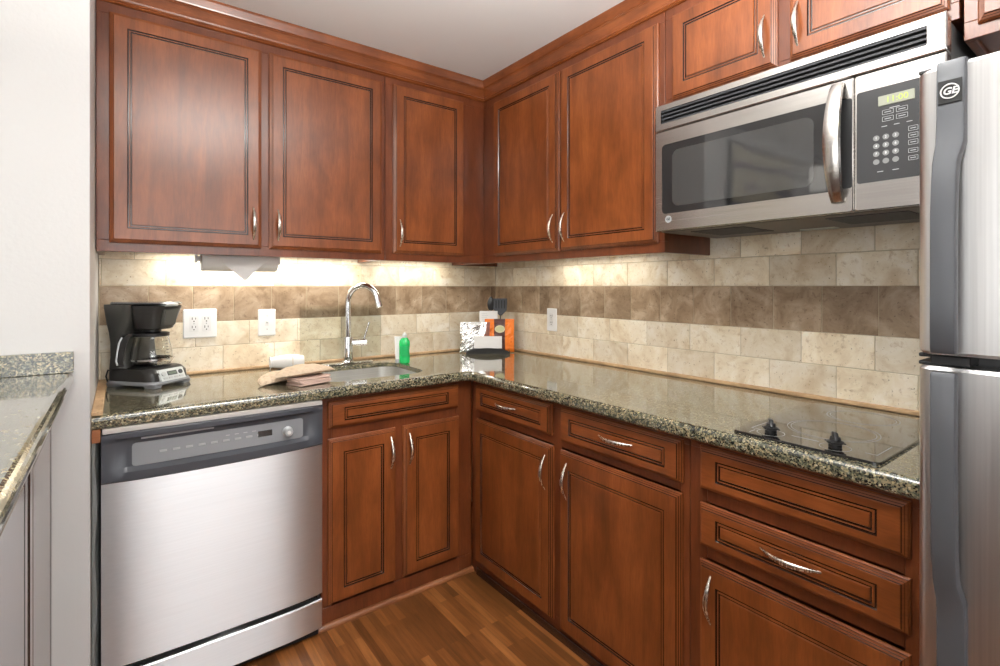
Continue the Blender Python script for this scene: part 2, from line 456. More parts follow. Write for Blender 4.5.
tag(obj('tile_backsplash', tiles(lambda u, z, n: Vector((u, -n-.0008, z)), XL+.001, -.0105, .902, 1.50, -.026, -.146), [TCREAM, TBROWN, GROUT]),
    'cream travertine tile backsplash with a brown band behind the sink and faucet', 'backsplash')
tag(obj('tile_backsplash', tiles(lambda u, z, n: Vector((-n-.0008, u, z)), -2.75, -.001, .902, 1.62, .030, -.85), [TCREAM, TBROWN, GROUT]),
    'cream travertine tile backsplash with a brown band on the wall under the microwave', 'backsplash')

# wood strip where tile meets the counter
tag(obj('backsplash_trim', bx(bmesh.new(), XL+.03, -.022, -.022, -.0105, .9005, .914, .004, 2), PINE),
    'thin tan wood strip along the counter behind the sink', 'trim')
tag(obj('backsplash_trim', bx(bmesh.new(), -.022, -.0105, -2.24, -.0105, .9005, .915, .004, 2), PINE),
    'thin tan wood strip along the counter behind the cooktop', 'trim')
tag(obj('wood_side_strip', box(XL+.001, XL+.027, -.645, -.012, .9005, .913, .002, 1), PINE),
    'raw wood strip on the counter between the coffee maker and the white wall end', 'trim')

# ------------------------------------------------------------------ cabinets
def carcass(bm, x0, x1, y0, y1, z0, z1, t=.018, open_side=None): ...
def base_body(x0, x1, y0, y1, axis, face, rails, stiles):
    """hollow carcass + face frame; axis 'y' = front faces -y at y=face, axis 'x' = front faces -x at x=face"""
    bm = bmesh.new(); z0, z1 = .0, .858
    return bm
def bbox(bm, F, u0, u1, w0, w1, n0, n1, bev=.0012, mi=0):
    a, b = F(u0, w0, n0), F(u1, w1, n1)
    xs, ys, zs = sorted((a.x, b.x)), sorted((a.y, b.y)), sorted((a.z, b.z))
    return bx(bm, xs[0], xs[1], ys[0], ys[1], zs[0], zs[1], bev, 1, mi)

# upper cabinets -----------------------------------------------------
UF = .303; UZ0 = 1.391; UZ1 = 2.249
def upper(label, F, u0, u1, z0, doors, pulls, stile=.04, drop=.045, side_lo=None, loc=(0, 0, 0), group=None):
    """F has n = 0 on the front of the face frame; u0<u1"""
    t = thing('upper_cabinet', label, 'cabinet', loc, 0, group)
    bm = bmesh.new()
    D = UF - .012                                     # depth to the tile / wall
    s0 = z0
    bbox(bm, F, u0+.0005, u0+.018, s0, UZ1, -D, -.019); bbox(bm, F, u1-.018, u1-.0005, s0, UZ1, -D, -.019)
    bbox(bm, F, u0+.018, u1-.018, z0+drop, z0+drop+.016, -D, -.019)     # bottom panel
    bbox(bm, F, u0+.018, u1-.018, UZ1-.018, UZ1, -D, -.019)
    bbox(bm, F, u0+.018, u1-.018, z0+drop+.016, UZ1-.018, -D, -D+.006)
    obj('cabinet_body', bm, WFR, t)
    ff = bmesh.new()
    bbox(ff, F, u0+.0005, u1-.0005, z0, z0+.04, -.019, 0); bbox(ff, F, u0+.0005, u1-.0005, UZ1-.045, UZ1, -.019, 0)
    cuts = [u0+.0005] + [x for d in zip(doors, doors[1:]) for x in (d[0][1]-.010, d[1][0]+.010)] + [u1-.0005]
    bbox(ff, F, u0+.0005, doors[0][0]+.012, z0+.04, UZ1-.045, -.019, 0)
    bbox(ff, F, doors[-1][1]-.012, u1-.0005, z0+.04, UZ1-.045, -.019, 0)
    for a, b in zip(doors, doors[1:]): bbox(ff, F, a[1]-.012, b[0]+.012, z0+.04, UZ1-.045, -.019, 0)
    obj('face_frame', ff, WFR, t)
    for (a, b, c, d), (pu, pw) in zip(doors, pulls):
        G = lambda u, w, n: F(u, w, n+.001)
        do = obj('door', panel(G, a, b, c, d, .050), [WD, GLZ], t)
        obj('handle', pull(G, pu, pw), NICKEL, do, smooth=True)
    return t
FL = faceY(-UF)
upper('cherry wall cabinet with two doors above the coffee maker and dishwasher', FL, XL+.002, -.862, UZ0,
      [(-1.870, -1.390, 1.421, 2.210), (-1.362, -.880, 1.421, 2.210)], [(-1.421, 1.517), (-1.330, 1.517)], loc=(XL, -.15, UZ0))
upper('cherry wall cabinet with one narrow door on the left side of the corner', FL, -.861, -.3045, UZ0,
      [(-.826, -.435, 1.425, 2.213)], [(-.795, 1.520)], loc=(-.6, -.15, UZ0))
FR = faceX(-UF)
upper('cherry wall cabinet with two doors between the corner and the microwave', FR, -1.412, -.012, UZ0,
      [(-1.389, -.897, 1.425, 2.209), (-.882, -.405, 1.425, 2.209)], [(-.925, 1.525), (-.853, 1.525)], loc=(-.15, -.8, UZ0))
upper('short cherry wall cabinet with two doors directly above the microwave', FR, -2.197, -1.4135, 1.885,
      [(-2.180, -1.832, 1.912, 2.209), (-1.797, -1.446, 1.912, 2.209)], [(-1.857, 2.008), (-1.765, 2.008)], drop=.004, loc=(-.15, -1.8, 1.885))
upper('cherry wall cabinet above the refrigerator at the right edge', FR, -3.10, -2.203, 1.830,
      [(-3.07, -2.66, 1.858, 2.209), (-2.64, -2.228, 1.858, 2.209)], [(-2.69, 1.95), (-2.61, 1.95)], drop=.01, loc=(-.15, -2.6, 1.83))

# crown moulding -------------------------------------------------------
prof = [(0, 2.2405), (.006, 2.2415), (.0085, 2.2445), (.006, 2.248), (.005, 2.2495), (.0085, 2.252), (.0085, 2.256), (.005, 2.2585),
        (.0062, 2.264), (.0075, 2.300), (.0095, 2.3015), (.0095, 2.306), (.013, 2.3085), (.0145, 2.313), (.0205, 2.336), (.0215, 2.3448), (0, 2.3448)]
bm = bmesh.new()
path = [(XL+.003, -UF-.0012, 0, -1), (-UF-.0012, -UF-.0012, -1, -1), (-UF-.0012, -3.10, -1, 0)]
loft(bm, [[Vector((x+dx*d, y+dy*d, z)) for d, z in prof] for x, y, dx, dy in path])
tag(obj('crown_molding', bm, WDH), 'cherry crown molding running along the cabinet tops under the ceiling', 'molding')

# base cabinets ----------------------------------------------------------
BF = .575; BTOP = .8575
def base_cab(name, label, F, u0, u1, D, openings, fronts, loc, extra=None, z0=.0, back=.02):
    t = thing(name, label, 'cabinet', loc)
    bm = bmesh.new()
    bbox(bm, F, u0+.0005, u0+.018, z0, BTOP, -D, -.019); bbox(bm, F, u1-.018, u1-.0005, z0, BTOP, -D, -.019)
    bbox(bm, F, u0+.018, u1-.018, z0+.05, z0+.066, -D, -.019)
    bbox(bm, F, u0+.018, u1-.018, z0+.066, BTOP, -D, -D+.006)
    obj('cabinet_body', bm, WIN, t)
    ff = bmesh.new()
    bbox(ff, F, u0+.0005, u1-.0005, z0, .075, -.019, 0)
    bbox(ff, F, u0+.0005, u1-.0005, BTOP-.028, BTOP, -.019, 0)
    for a, b in openings['stiles']: bbox(ff, F, a, b, .075, BTOP-.028, -.019, 0)
    for a, b, c, d in openings['rails']: bbox(ff, F, a+.0003, b-.0003, c, d, -.0186, -.0004)
    obj('face_frame', ff, WFR, t)
    for f in fronts:
        kind, a, b, c, d, g, gw = f[:7]
        G = lambda u, w, n: F(u, w, n+.001)
        do = obj(kind, panel(G, a, b, c, d, g, gw), [WD if kind == 'door' else WDH, GLZ], t)
        if len(f) > 7:
            pu, pw, vert = f[7:10]
            obj('handle', pull(G, pu, pw, vertical=vert, L=.128 if vert else .135), NICKEL, do, smooth=True)
    return t
FBL = faceY(-.595)
base_cab('sink_cabinet', 'cherry base cabinet with two doors and a false drawer under the sink', FBL, -1.246, -BF-.0005, .57,
         {'stiles': [(-1.2455, -1.205), (-.955, -.905), (-.66, -BF-.001)], 'rails': [(-1.205, -.66, .700, .745)]},
         [('drawer_front', -1.222, -.651, .740, .842, .058, .026),
          ('door', -1.222, -.950, .086, .702, .055, .052, -.975, .608, True),
          ('door', -.918, -.648, .086, .702, .055, .052, -.893, .608, True)], (-.93, -.3, 0))
FBR = faceX(-BF)
base_cab('base_cabinet', 'cherry base cabinet with two drawers over two doors beside the inside corner', FBR, -1.683, -.5965, .56,
         {'stiles': [(-.66, -.597), (-1.175, -1.13), (-1.6825, -1.655)], 'rails': [(-1.655, -.66, .695, .73)]},
         [('drawer_front', -1.130, -.645, .726, .842, .048, .030, -.865, .786, False),
          ('drawer_front', -1.666, -1.178, .720, .842, .050, .032, -1.433, .786, False),
          ('door', -1.138, -.642, .062, .692, .050, .055, -1.105, .590, True),
          ('door', -1.664, -1.175, .050, .690, .050, .060, -1.217, .590, True)], (-.3, -1.15, 0))
base_cab('base_cabinet', 'cherry base cabinet with two drawer fronts over a door beneath the cooktop', FBR, -2.225, -1.6845, .56,
         {'stiles': [(-1.735, -1.685), (-2.2245, -2.165)], 'rails': [(-2.165, -1.735, .69, .73), (-2.165, -1.735, .54, .57)]},
         [('drawer_front', -2.176, -1.718, .726, .842, .052, .030),
          ('drawer_front', -2.176, -1.718, .573, .687, .052, .030, -1.953, .634, False),
          ('door', -2.176, -1.718, .062, .535, .052, .055, -1.756, .442, True)], (-.3, -1.95, 0))
# shoe moulding and dark floor strip
bm = bmesh.new(); P = [(0, 0), (.018, 0), (.0175, .006), (.015, .011), (.010, .016), (.004, .018), (0, .018)]
loft(bm, [[Vector((x, -.5965-d, z+.0005)) for d, z in P] for x in (-1.262, -BF-.001)])
tag(obj('shoe_molding', bm, MOLD), 'light brown quarter round molding on the floor along the sink cabinet', 'molding')
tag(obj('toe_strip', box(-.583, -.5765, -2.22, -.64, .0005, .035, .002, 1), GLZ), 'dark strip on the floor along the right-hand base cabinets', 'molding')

# ------------------------------------------------------------------ granite countertop (L shape, one slab with sink cut-out)
ZC = .900; TH = .040
def edge_prof(n=8, r=.014, th=TH):
    # (outward, z) from top inner to bottom inner
    P = []
    for k in range(n+1):
        q = PI/2*k/n; P.append((-r+r*math.sin(q), ZC-r+r*math.cos(q)))
    for k in range(n+1):
        q = PI/2*k/n; P.append((-r*.8+r*.8*math.cos(q), ZC-th+r*.8-r*.8*math.sin(q)))
    return P
def counter():
    bm = bmesh.new()
    c = .6235; cl = .645
    X0 = XL+.0015; Yn = -2.243
    # outline corners (ccw from above) with per-corner outward vector for the profiled edge; wall edges outward 0
    out = [((X0, -.0095), (0, 0)), ((X0, -cl), (0, -1)), None, ((-c, Yn), (-1, 0)), ((-.0095, Yn), (0, 0)), ((-.0095, -.0095), (0, 0))]
    ep = edge_prof()
    prof_path = [((X0, -cl), (0, -1))]
    r = .030; cx, cy = -c-r, -cl-r
    for k in range(7):
        q = PI/2*(1-k/6); prof_path.append(((cx+r*math.cos(q), cy+r*math.sin(q)), (-math.cos(q), -math.sin(q))))
    # inside corner: outward of the slab points to the room (towards the arc centre)
    prof_path.append(((-c, Yn), (-1, 0)))
    rings = []
    for (x, y), (dx, dy) in prof_path:
        rings.append([Vector((x+dx*o, y+dy*o, z)) for o, z in ep])
    V = [[bm.verts.new(p) for p in rg] for rg in rings]
    for a, b in zip(V, V[1:]):
        for i in range(len(ep)-1): bm.faces.new((a[i], a[i+1], b[i+1], b[i]))
    wallpts = [(-.0095, Yn), (-.0095, -.0095), (X0, -.0095)]
    topW = [bm.verts.new((x, y, ZC)) for x, y in wallpts]; botW = [bm.verts.new((x, y, ZC-TH)) for x, y in wallpts]
    topE = [v[0] for v in V]; botE = [v[-1] for v in V]
    # sink hole
    hole = rrect(-1.215, -.765, -.540, -.170, .075, 7)
    ht = [bm.verts.new((x, y, ZC)) for x, y in hole]; hb = [bm.verts.new((x, y, ZC-.020)) for x, y in hole]
    wide = rrect(-1.240, -.740, -.565, -.145, .1, 7)
    hb1 = [bm.verts.new((x, y, ZC-.020)) for x, y in wide]
    hb2 = [bm.verts.new((x, y, ZC-TH)) for x, y in wide]
    n = len(hole)
    for A, B in ((ht, hb), (hb, hb1), (hb1, hb2)):
        for i in range(n): bm.faces.new((A[i], A[(i+1) % n], B[(i+1) % n], B[i]))
    def fill(loop, hl):
        es = []
        for L in (loop, hl):
            for i in range(len(L)):
                a, b = L[i], L[(i+1) % len(L)]
                e = bm.edges.get((a, b)) or bm.edges.new((a, b)); es.append(e)
        bmesh.ops.triangle_fill(bm, edges=es, use_beauty=True, use_dissolve=False)
    fill(topE + topW, ht); fill(botE + botW, hb2)
    # end walls
    bm.faces.new([topW[0], topW[1], botW[1], botW[0]]); bm.faces.new([topW[1], topW[2], botW[2], botW[1]])
    bm.faces.new([topW[2]] + V[0] + [botW[2]])
    bm.faces.new([topW[0]] + V[-1] + [botW[0]])
    return bm
tag(obj('granite_countertop', counter(), GRAN), 'polished speckled green and tan granite countertop running round the corner', 'countertop')

# undermount sink
def sink():
    bm = bmesh.new()
    specs = [(.018, -.0218), (.004, -.0218), (.004, -.045), (-.004, -.16), (-.03, -.185), (-.12, -.19)]
    rings = []
    for d, z in specs:
        R = rrect(-1.215-d, -.765+d, -.540-d, -.170+d, max(.02, .075+d), 7); rings.append([Vector((x, y, ZC+z)) for x, y in R])
    V = [[bm.verts.new(p) for p in r] for r in rings]; n = len(V[0])
    for a, b in zip(V, V[1:]):
        for i in range(n): bm.faces.new((a[i], a[(i+1) % n], b[(i+1) % n], b[i]))
    bm.faces.new(V[-1]); return bm
sk = thing('kitchen_sink', 'stainless steel undermount sink basin in the granite beneath the chrome faucet', 'sink', (-.99, -.355, .71))
so = obj('basin', sink(), SINKM, sk, smooth=True)
m = so.modifiers.new('thick', 'SOLIDIFY'); m.thickness = .0012; m.offset = 1
obj('drain', lathe(bmesh.new(), [(.0, .7115), (.03, .7115), (.042, .716), (.045, .7105), (.0, .7103)][1:], (-.99, -.355, 0), 24), CHROME, sk, smooth=True)

# ------------------------------------------------------------------ dishwasher
DWB = simple('button_grey', (.33, .34, .36), .3)
def dishwasher():
    t = thing('dishwasher', 'stainless steel dishwasher with a dark grey control panel left of the sink cabinet', 'dishwasher', (-1.571, -.33, 0))
    x0, x1 = -1.884, -1.254
    obj('tub_body', box(x0+.012, x1-.012, -.60, -.05, .045, .845, .004), simple('dishwasher_tub', (.06, .06, .062), .6), t)
    obj('toe_kick', box(x0+.006, x1-.006, -.615, -.585, .002, .118, .003), BLK, t)
    # bowed front: y as a function of x
    def yb(x, base): 
        s = (x-(x0+x1)/2)/((x1-x0)/2)
        return base - .016*(1-abs(s)**4)
    def bowed(z0, z1, base, back, n=28, xa=None, xb=None):
        xa = x0 if xa is None else xa; xb = x1 if xb is None else xb
        bm = bmesh.new(); rings = []
        for k in range(n+1):
            x = xa+(xb-xa)*k/n; y = yb(x, base)
            rings.append([Vector((x, y+.004, z0)), Vector((x, y, z0+.004)), Vector((x, y, z1-.004)), Vector((x, y+.004, z1)), Vector((x, back, z1)), Vector((x, back, z0))])
        return loft(bm, rings)
    obj('door', bowed(.158, .702, -.636, -.602), STEELX, t, smooth=True)
    obj('access_panel', bowed(.032, .139, -.634, -.602), STEELX, t, smooth=True)
    obj('gap_strip', box(x0+.01, x1-.01, -.618, -.6, .134, .165), SLOT, t)
    # control panel: curved plastic with scooped handle pocket
    bm = bmesh.new(); rings = []
    n = 40
    for k in range(n+1):
        x = x0+(x1-x0)*k/n; s = (x-(x0+x1)/2)/((x1-x0)/2)
        y = yb(x, -.640)
        lo = .698 - .004*(1-s*s)                                # curved lower edge
        rec = .014*max(0, 1-(abs(s)/.93)**10) if abs(s) < .93 else 0   # recess of the middle
        rings.append([Vector((x, y+.006, lo)), Vector((x, y, lo+.006)), Vector((x, y-.001, lo+.030)), Vector((x, y+rec, lo+.042)),
                      Vector((x, y+rec*1.0+.001, .812)), Vector((x, y+rec*.9, .820)), Vector((x, y-.002, .827)), Vector((x, y-.002, .840)), Vector((x, y+.004, .844)), Vector((x, -.60, .844)), Vector((x, -.60, lo))])
    loft(bm, rings)
    cp = obj('control_panel', bm, DWG, t, smooth=True)
    # lighter insert
    def insert(xa, xb, za, zb, d, n=24, r=.008):
        bm = bmesh.new(); rings = []
        for k in range(n+1):
            x = xa+(xb-xa)*(.5-.5*math.cos(PI*k/n)); e = min(x-xa, xb-x)
            c = r-math.sqrt(max(0, r*r-(r-e)**2)) if e < r else 0
            y = yb(x, -.640)+.0135
            rings.append([Vector((x, y+.001, za+c)), Vector((x, y-d, za+c)), Vector((x, y-d, zb-c)), Vector((x, y+.001, zb-c))])
        return loft(bm, rings)
    obj('button_panel', insert(-1.812, -1.322, .738, .806, .0020), DWP, cp)
    for k in range(9):
        x = -1.735+k*.034
        obj('button', box(x-.010, x+.010, yb(x, -.640)+.0110, yb(x, -.640)+.0125, .768, .775, .0005, 1), DWB, cp)
    for k in range(4):
        x = -1.56+k*.026
        obj('printed_mark', box(x-.006, x+.006, yb(x, -.640)+.0112, yb(x, -.640)+.0125, .7865, .7885), PRINT, cp)
    obj('display', box(-1.470, -1.425, yb(-1.447, -.640)+.0105, yb(-1.447, -.640)+.0128, .764, .784, .001, 1), BLKG, cp)
    xk = -1.375; yk = yb(xk, -.640)+.0125
    kn = obj('timer_knob', lathe(bmesh.new(), [(.0175, 0), (.0175, -.004), (.015, -.006), (.0135, -.020), (.012, -.022), (.001, -.022)], (xk, yk, .768), 28, axis='y'), SILVERP, cp, smooth=True)
    obj('knob_center', lathe(bmesh.new(), [(.006, -.0221), (.006, -.0245), (.001, -.0250)], (xk, yk, .768), 16, axis='y'), WHITEP, kn)
    # finger slot in the pocket and pale mounting strip above
    obj('vent_slot', box(-1.79, -1.60, yb(-1.7, -.640)+.0082, yb(-1.7, -.640)+.014, .817, .8225), LGREY, cp)
    obj('mounting_strip', box(x0+.003, x1-.003, -.647, -.60, .8445, .8595, .0015, 1), simple('pale_mounting_strip', (.62, .59, .56), .35, .4), t)
    return t
dishwasher()
# insulation blanket edge in the gap
bm = bmesh.new(); rings = []
for k in range(15):
    z = .02+.80*k/14; o = .003*math.sin(k*1.3)
    rings.append([Vector((XL+.002, -.63+o, z)), Vector((XL+.011+o, -.635, z)), Vector((XL+.018, -.60, z)), Vector((XL+.018, -.20, z)), Vector((XL+.002, -.20, z))])
tag(obj('insulation_blanket', loft(bm, rings), simple('insulation_grey', (.20, .21, .21), .6), smooth=True), 'dark grey insulation sheet in the gap left of the dishwasher', 'insulation')
tag(obj('wood_block', box(XL+.0015, XL+.022, -.64, -.58, .822, .8595, .001, 1), MOLD), 'small orange-brown wood block under the left end of the granite', 'wood block')

# ------------------------------------------------------------------ microwave
def microwave():
    t = thing('microwave', 'stainless steel over-the-range microwave with a bow handle under the wall cabinet', 'microwave', (-.2, -1.81, 1.455))
    X = -.391; ya, yb = -2.192, -1.435; z0, z1 = 1.455, 1.878
    F = faceX(X)
    obj('body', box(-.355, -.012, ya+.006, yb-.006, z0+.012, z1-.002, .003), simple('microwave_case', (.10, .10, .10), .45), t)
    # underside grilles
    un = obj('underside', box(-.372, -.03, ya+.01, yb-.01, z0-.002, z0+.012, .002, 1), simple('microwave_underside', (.16, .15, .14), .45, .6), t)
    for yc in (-2.02, -1.62):
        bm = bmesh.new()
        for k in range(9): bx(bm, -.33+k*.022, -.318+k*.022, yc-.09, yc+.09, z0-.0045, z0-.002, .0005, 1)
        obj('filter_grille', bm, DGREY, un)
    obj('cooktop_lamp_lens', box(-.10, -.06, -1.87, -1.77, z0-.004, z0-.0018, .001, 1), CLEARP, un)
    # top trim with louvres
    zt = 1.790
    def frame(u0, u1, w0, w1, iu0, iu1, iw0, iw1, n0, n1, r=.004, ri=.003, rr=.0):
        bm = bmesh.new(); O = rrect(u0, u1, w0, w1, r, 3); I = rrect(iu0, iu1, iw0, iw1, ri, 3)
        m = len(O); e = .003
        O2 = rrect(u0+e, u1-e, w0+e, w1-e, r, 3)
        rings = [[F(u, w, n0) for u, w in I], [F(u, w, n0) for u, w in O], [F(u, w, n1-e) for u, w in O], [F(u, w, n1) for u, w in O2], [F(u, w, n1) for u, w in I], [F(u, w, n0) for u, w in I]]
        loft(bm, rings, cap=False); bmesh.ops.remove_doubles(bm, verts=bm.verts[:], dist=1e-6)
        return bm
    gr = obj('vent_grille', frame(ya, yb, zt+.0012, z1, -2.158, -1.458, 1.813, 1.858, -.037, .0), STEELH, t)
    obj('grille_recess', box(-.385+.006, -.357, -2.156, -1.460, 1.812, 1.860), SLOT, gr)
    for k in range(4):
        zz = 1.8165+k*.0125
        bm = bmesh.new(); loft(bm, [[F(u, zz, -.008), F(u, zz-.003, -.001), F(u, zz+.0015, -.0005), F(u, zz+.005, -.008)] for u in (-2.156, -1.460)])
        obj('louver', bm, DGREY, gr)
    # door
    d0, d1 = -2.016, yb
    dr = obj('door', frame(d0+.0008, d1, z0, zt-.0012, -2.005, -1.462, 1.512, 1.742, -.034, .0, .005, .014), STEELH, t)
    bm = bmesh.new(); P = rrect(-2.0065, -1.4605, 1.5105, 1.7435, .014, 5)
    loft(bm, [[F(u, w, -.012) for u, w in P], [F(u, w, -.0015) for u, w in P]])
    win = obj('window_glass', bm, BLKG, dr)
    bm = bmesh.new(); P = rrect(-1.925, -1.500, 1.534, 1.718, .024, 6)
    loft(bm, [[F(u, w, -.003) for u, w in P], [F(u, w, -.0011) for u, w in P]])
    obj('window_mesh', bm, simple('window_mesh_grey', (.040, .040, .040), .05, coat=1.0), win)
    # dark strip behind the handle
    bm = bmesh.new(); P = rrect(-2.0125, -1.975, 1.515, 1.738, .006, 4)
    loft(bm, [[F(u, w, -.001) for u, w in P], [F(u, w, .0008) for u, w in P]])
    obj('handle_backing', bm, BLK, dr)
    # bow handle
    bm = bmesh.new(); rings = []
    N = 22
    for k in range(N+1):
        s = k/N; w = 1.482+.298*s; n = .006+.042*math.sin(PI*s)**.75
        hw = .0150+.005*math.sin(PI*s); th = .0065
        uc = -1.982
        rings.append([F(uc+hw*a, w, n+th*b) for a, b in ((-1, -.6), (-.85, .45), (-.45, .9), (0, 1), (.45, .9), (.85, .45), (1, -.6), (.6, -1), (-.6, -1))])
    loft(bm, rings)
    for w in (1.489, 1.773): bbox(bm, F, -1.993, -1.971, w-.008, w+.008, -.002, .012, .002)
    obj('handle', bm, STEELH, dr, smooth=True)
    # emblem lower left of the door
    bd = obj('badge', lathe(bmesh.new(), [(.0115, 0), (.0115, -.0012), (.0100, -.002), (.0092, -.0012), (.001, -.0012)], (X, -1.487, 1.493), 28, axis='x'), SILVERP, dr, smooth=True)
    text_mesh('GE', .0115, BLK, 'emblem_letters', frameM((X-.0016, -1.487, 1.493), (0, -1, 0), (0, 0, 1)), bd, .0003, .0003, .2)
    # control side
    cpn = obj('control_panel', frame(ya, d0-.0008, z0, zt-.0012, -2.172, -2.022, 1.522, 1.745, -.034, .0, .005, .006), STEELH, t)
    bm = bmesh.new(); P = rrect(-2.1735, -2.0205, 1.5205, 1.7465, .007, 5)
    loft(bm, [[F(u, w, -.012) for u, w in P], [F(u, w, -.0012) for u, w in P]])
    tp = obj('touch_panel', bm, simple('touch_panel_grey', (.040, .041, .043), .14, coat=.7), cpn)
    ds = obj('display', box(X-.0008, X+.0025, -2.136, -2.066, 1.700, 1.724, .001, 1), LCD, tp)
    text_mesh('11:00', .020, DIGIT, 'clock_digits', frameM((X-.0014, -2.103, 1.7115), (0, -1, 0), (0, 0, 1)), ds, .0003)
    def key(u, w, hw=.009, hh=.0045, outline=True):
        F2 = F
        bm = bmesh.new(); O = rrect(u-hw, u+hw, w-hh, w+hh, .001, 2); I = rrect(u-hw+.0007, u+hw-.0007, w-hh+.0007, w+hh-.0007, .0008, 2)
        if outline: loft(bm, [[F2(a, b, -.0012) for a, b in O], [F2(a, b, -.0007) for a, b in O], [F2(a, b, -.0007) for a, b in I], [F2(a, b, -.0012) for a, b in I]], cap=False)
        bbox(bm, F2, u-hw*.6, u+hw*.6, w-.0007, w+.0007, -.0012, -.0007, 0)
        obj('key', bm, PRINT, tp)
    for i, w in enumerate((1.684, 1.668)):
        for u in (-2.085, -2.112): key(u, w, .011, .0055)
    key(-2.098, 1.692, .016, .001, False)
    for u in (-2.078, -2.102, -2.126): key(u, 1.651, .009, .004, False)
    for w in (1.634, 1.618, 1.602): key(-2.133, w, .009, .0055)
    for w in (1.583, 1.566): key(-2.133, w, .009, .005)
    for r in range(4):
        for c in range(3):
            u = -2.062-.019*c; w = 1.626-.019*r
            bm = bmesh.new(); lathe(bm, [(.0065, -.0007), (.0065, .0)], (X+.0012, u, w), 14, axis='x')
            obj('number_key', bm, simple('number_key_grey', (.2, .2, .2), .3) if (r, c) == (0, 0) else bpy.data.materials['number_key_grey'], tp)
            if r < 3:
                text_mesh(str(r*3+c+1), .008, WHITEP, 'digit', frameM((X+.0004, u, w), (0, -1, 0), (0, 0, 1)), tp, .0003)
    for u in (-2.07, -2.10): key(u, 1.545, .010, .004, False)
    return t
microwave()

# ------------------------------------------------------------------ refrigerator
def fridge():
    t = thing('refrigerator', 'stainless steel top-freezer refrigerator with dark grey handles at the right edge', 'refrigerator', (-.42, -2.62, 0))
    y1, y0 = -2.2535, -2.985
    XF = -.86
    obj('cabinet', box(-.775, -.05, y0+.005, y1-.004, .02, 1.585, .006), simple('fridge_case', (.10, .10, .105), .5), t)
    obj('toe_grille', box(-.80, -.775, y0+.02, y1-.02, .02, .10, .003), BLK, t)
    def door(z0, z1):
        bm = bmesh.new(); rings = []
        # plan outline of the door, rounded front corners
        P = []
        r = .016
        P.append((-.782, y1)); 
        for k in range(7):
            q = PI/2*k/6; P.append((XF+r-r*math.sin(q), y1-r+r*math.cos(q)))
        n = 10
        for k in range(1, n): 
            s = k/n; P.append((XF-.004*math.sin(PI*s), y1-r-(y1-y0-2*r)*s))
        for k in range(7):
            q = PI/2*k/6; P.append((XF+r-r*math.cos(q), y0+r-r*math.sin(q)))
        P.append((-.782, y0))
        def ring(z, ins): return [Vector((x+ins if x < -.8 else x, y-(ins if y > -2.6 else -ins), z)) for x, y in P]
        return loft(bm, [ring(z0, .004), ring(z0+.005, 0), ring(z1-.005, 0), ring(z1, .004)])
    zs = [(1.168, 1.600, 'freezer_door'), (.11, 1.150, 'fridge_door')]
    fz = obj('freezer_door', door(1.168, 1.600), STEEL, t, smooth=True)
    fd = obj('fridge_door', door(.11, 1.150), STEEL, t, smooth=True)
    for (o, za, zb) in ((fz, 1.168, 1.6), (fd, .11, 1.15)):
        for z in (za, zb):
            s = .003 if z == zb else -.003
            obj('edge_cap', box(-.846, -.79, y1-.016, y1+.0015, min(z, z+2*s), max(z, z+2*s), .002, 2), BLK, o)
    obj('middle_hinge', box(-.852, -.80, y1-.060, y1-.014, 1.1515, 1.1665, .002), BLK, t)
    obj('gasket', box(-.80, -.776, y0+.01, y1-.006, 1.140, 1.178, .001), BLK, t)
    def handle(path):
        bm = bmesh.new(); rings = []
        for z, n, th, yb, ya in path:
            xo, xi = XF-n, XF-n+th
            b = .0045
            rings.append([Vector(p) for p in ((xi, ya, z), (xo+b, ya, z), (xo+b*.3, ya+b*.3, z), (xo, ya+b, z), (xo, yb-b, z), (xo+b*.3, yb-b*.3, z), (xo+b, yb, z), (xi, yb, z))])
        return loft(bm, rings)
    T = (-2.279, -2.312); Gp = (-2.277, -2.306)
    h1 = obj('handle', handle([(1.604, .003, .010, *T), (1.602, .010, .017, *T), (1.595, .013, .020, *T), (1.52, .015, .020, *T), (1.48, .020, .020, *T), (1.45, .028, .020, *Gp), (1.42, .034, .018, *Gp), (1.38, .038, .016, *Gp), (1.25, .040, .016, *Gp), (1.18, .040, .018, *Gp), (1.174, .036, .014, *Gp)]), HANDG, fz, smooth=True)
    obj('handle_foot', box(XF-.026, XF+.002, Gp[1]+.004, Gp[0]-.004, 1.175, 1.225, .006), HANDG, h1)
    h2 = obj('handle', handle([(1.146, .036, .014, *Gp), (1.140, .040, .018, *Gp), (1.05, .040, .016, *Gp), (.95, .038, .016, *Gp), (.88, .034, .016, *Gp), (.84, .026, .018, *Gp), (.81, .018, .018, *T), (.77, .014, .018, *T), (.20, .012, .016, *T), (.17, .008, .010, *T)]), HANDG, fd, smooth=True)
    obj('handle_foot', box(XF-.026, XF+.002, Gp[1]+.004, Gp[0]-.004, 1.095, 1.142, .006), HANDG, h2)
    ya, yb = T[1], T[0]
    # emblem: dark square plate with silver ring and letters
    yc = (ya+yb)/2; XX = XF-.0148; zc = 1.555
    pl = obj('badge_plate', box(XX-.0012, XX+.001, yc-.0135, yc+.0135, zc-.017, zc+.017, .0005, 1), SLOT, h1)
    rg = bmesh.new(); tube(rg, [Vector((XX-.0016, yc+.0102*math.cos(a), zc+.0102*math.sin(a))) for a in [2*PI*k/28 for k in range(29)]], .0010, 6)
    obj('badge_ring', rg, WHITEP, pl)
    text_mesh('GE', .0135, WHITEP, 'emblem_letters', frameM((XX-.0014, yc, zc), (0, -1, 0), (0, 0, 1)), pl, .0003, .0004, .2)
    return t
fridge()

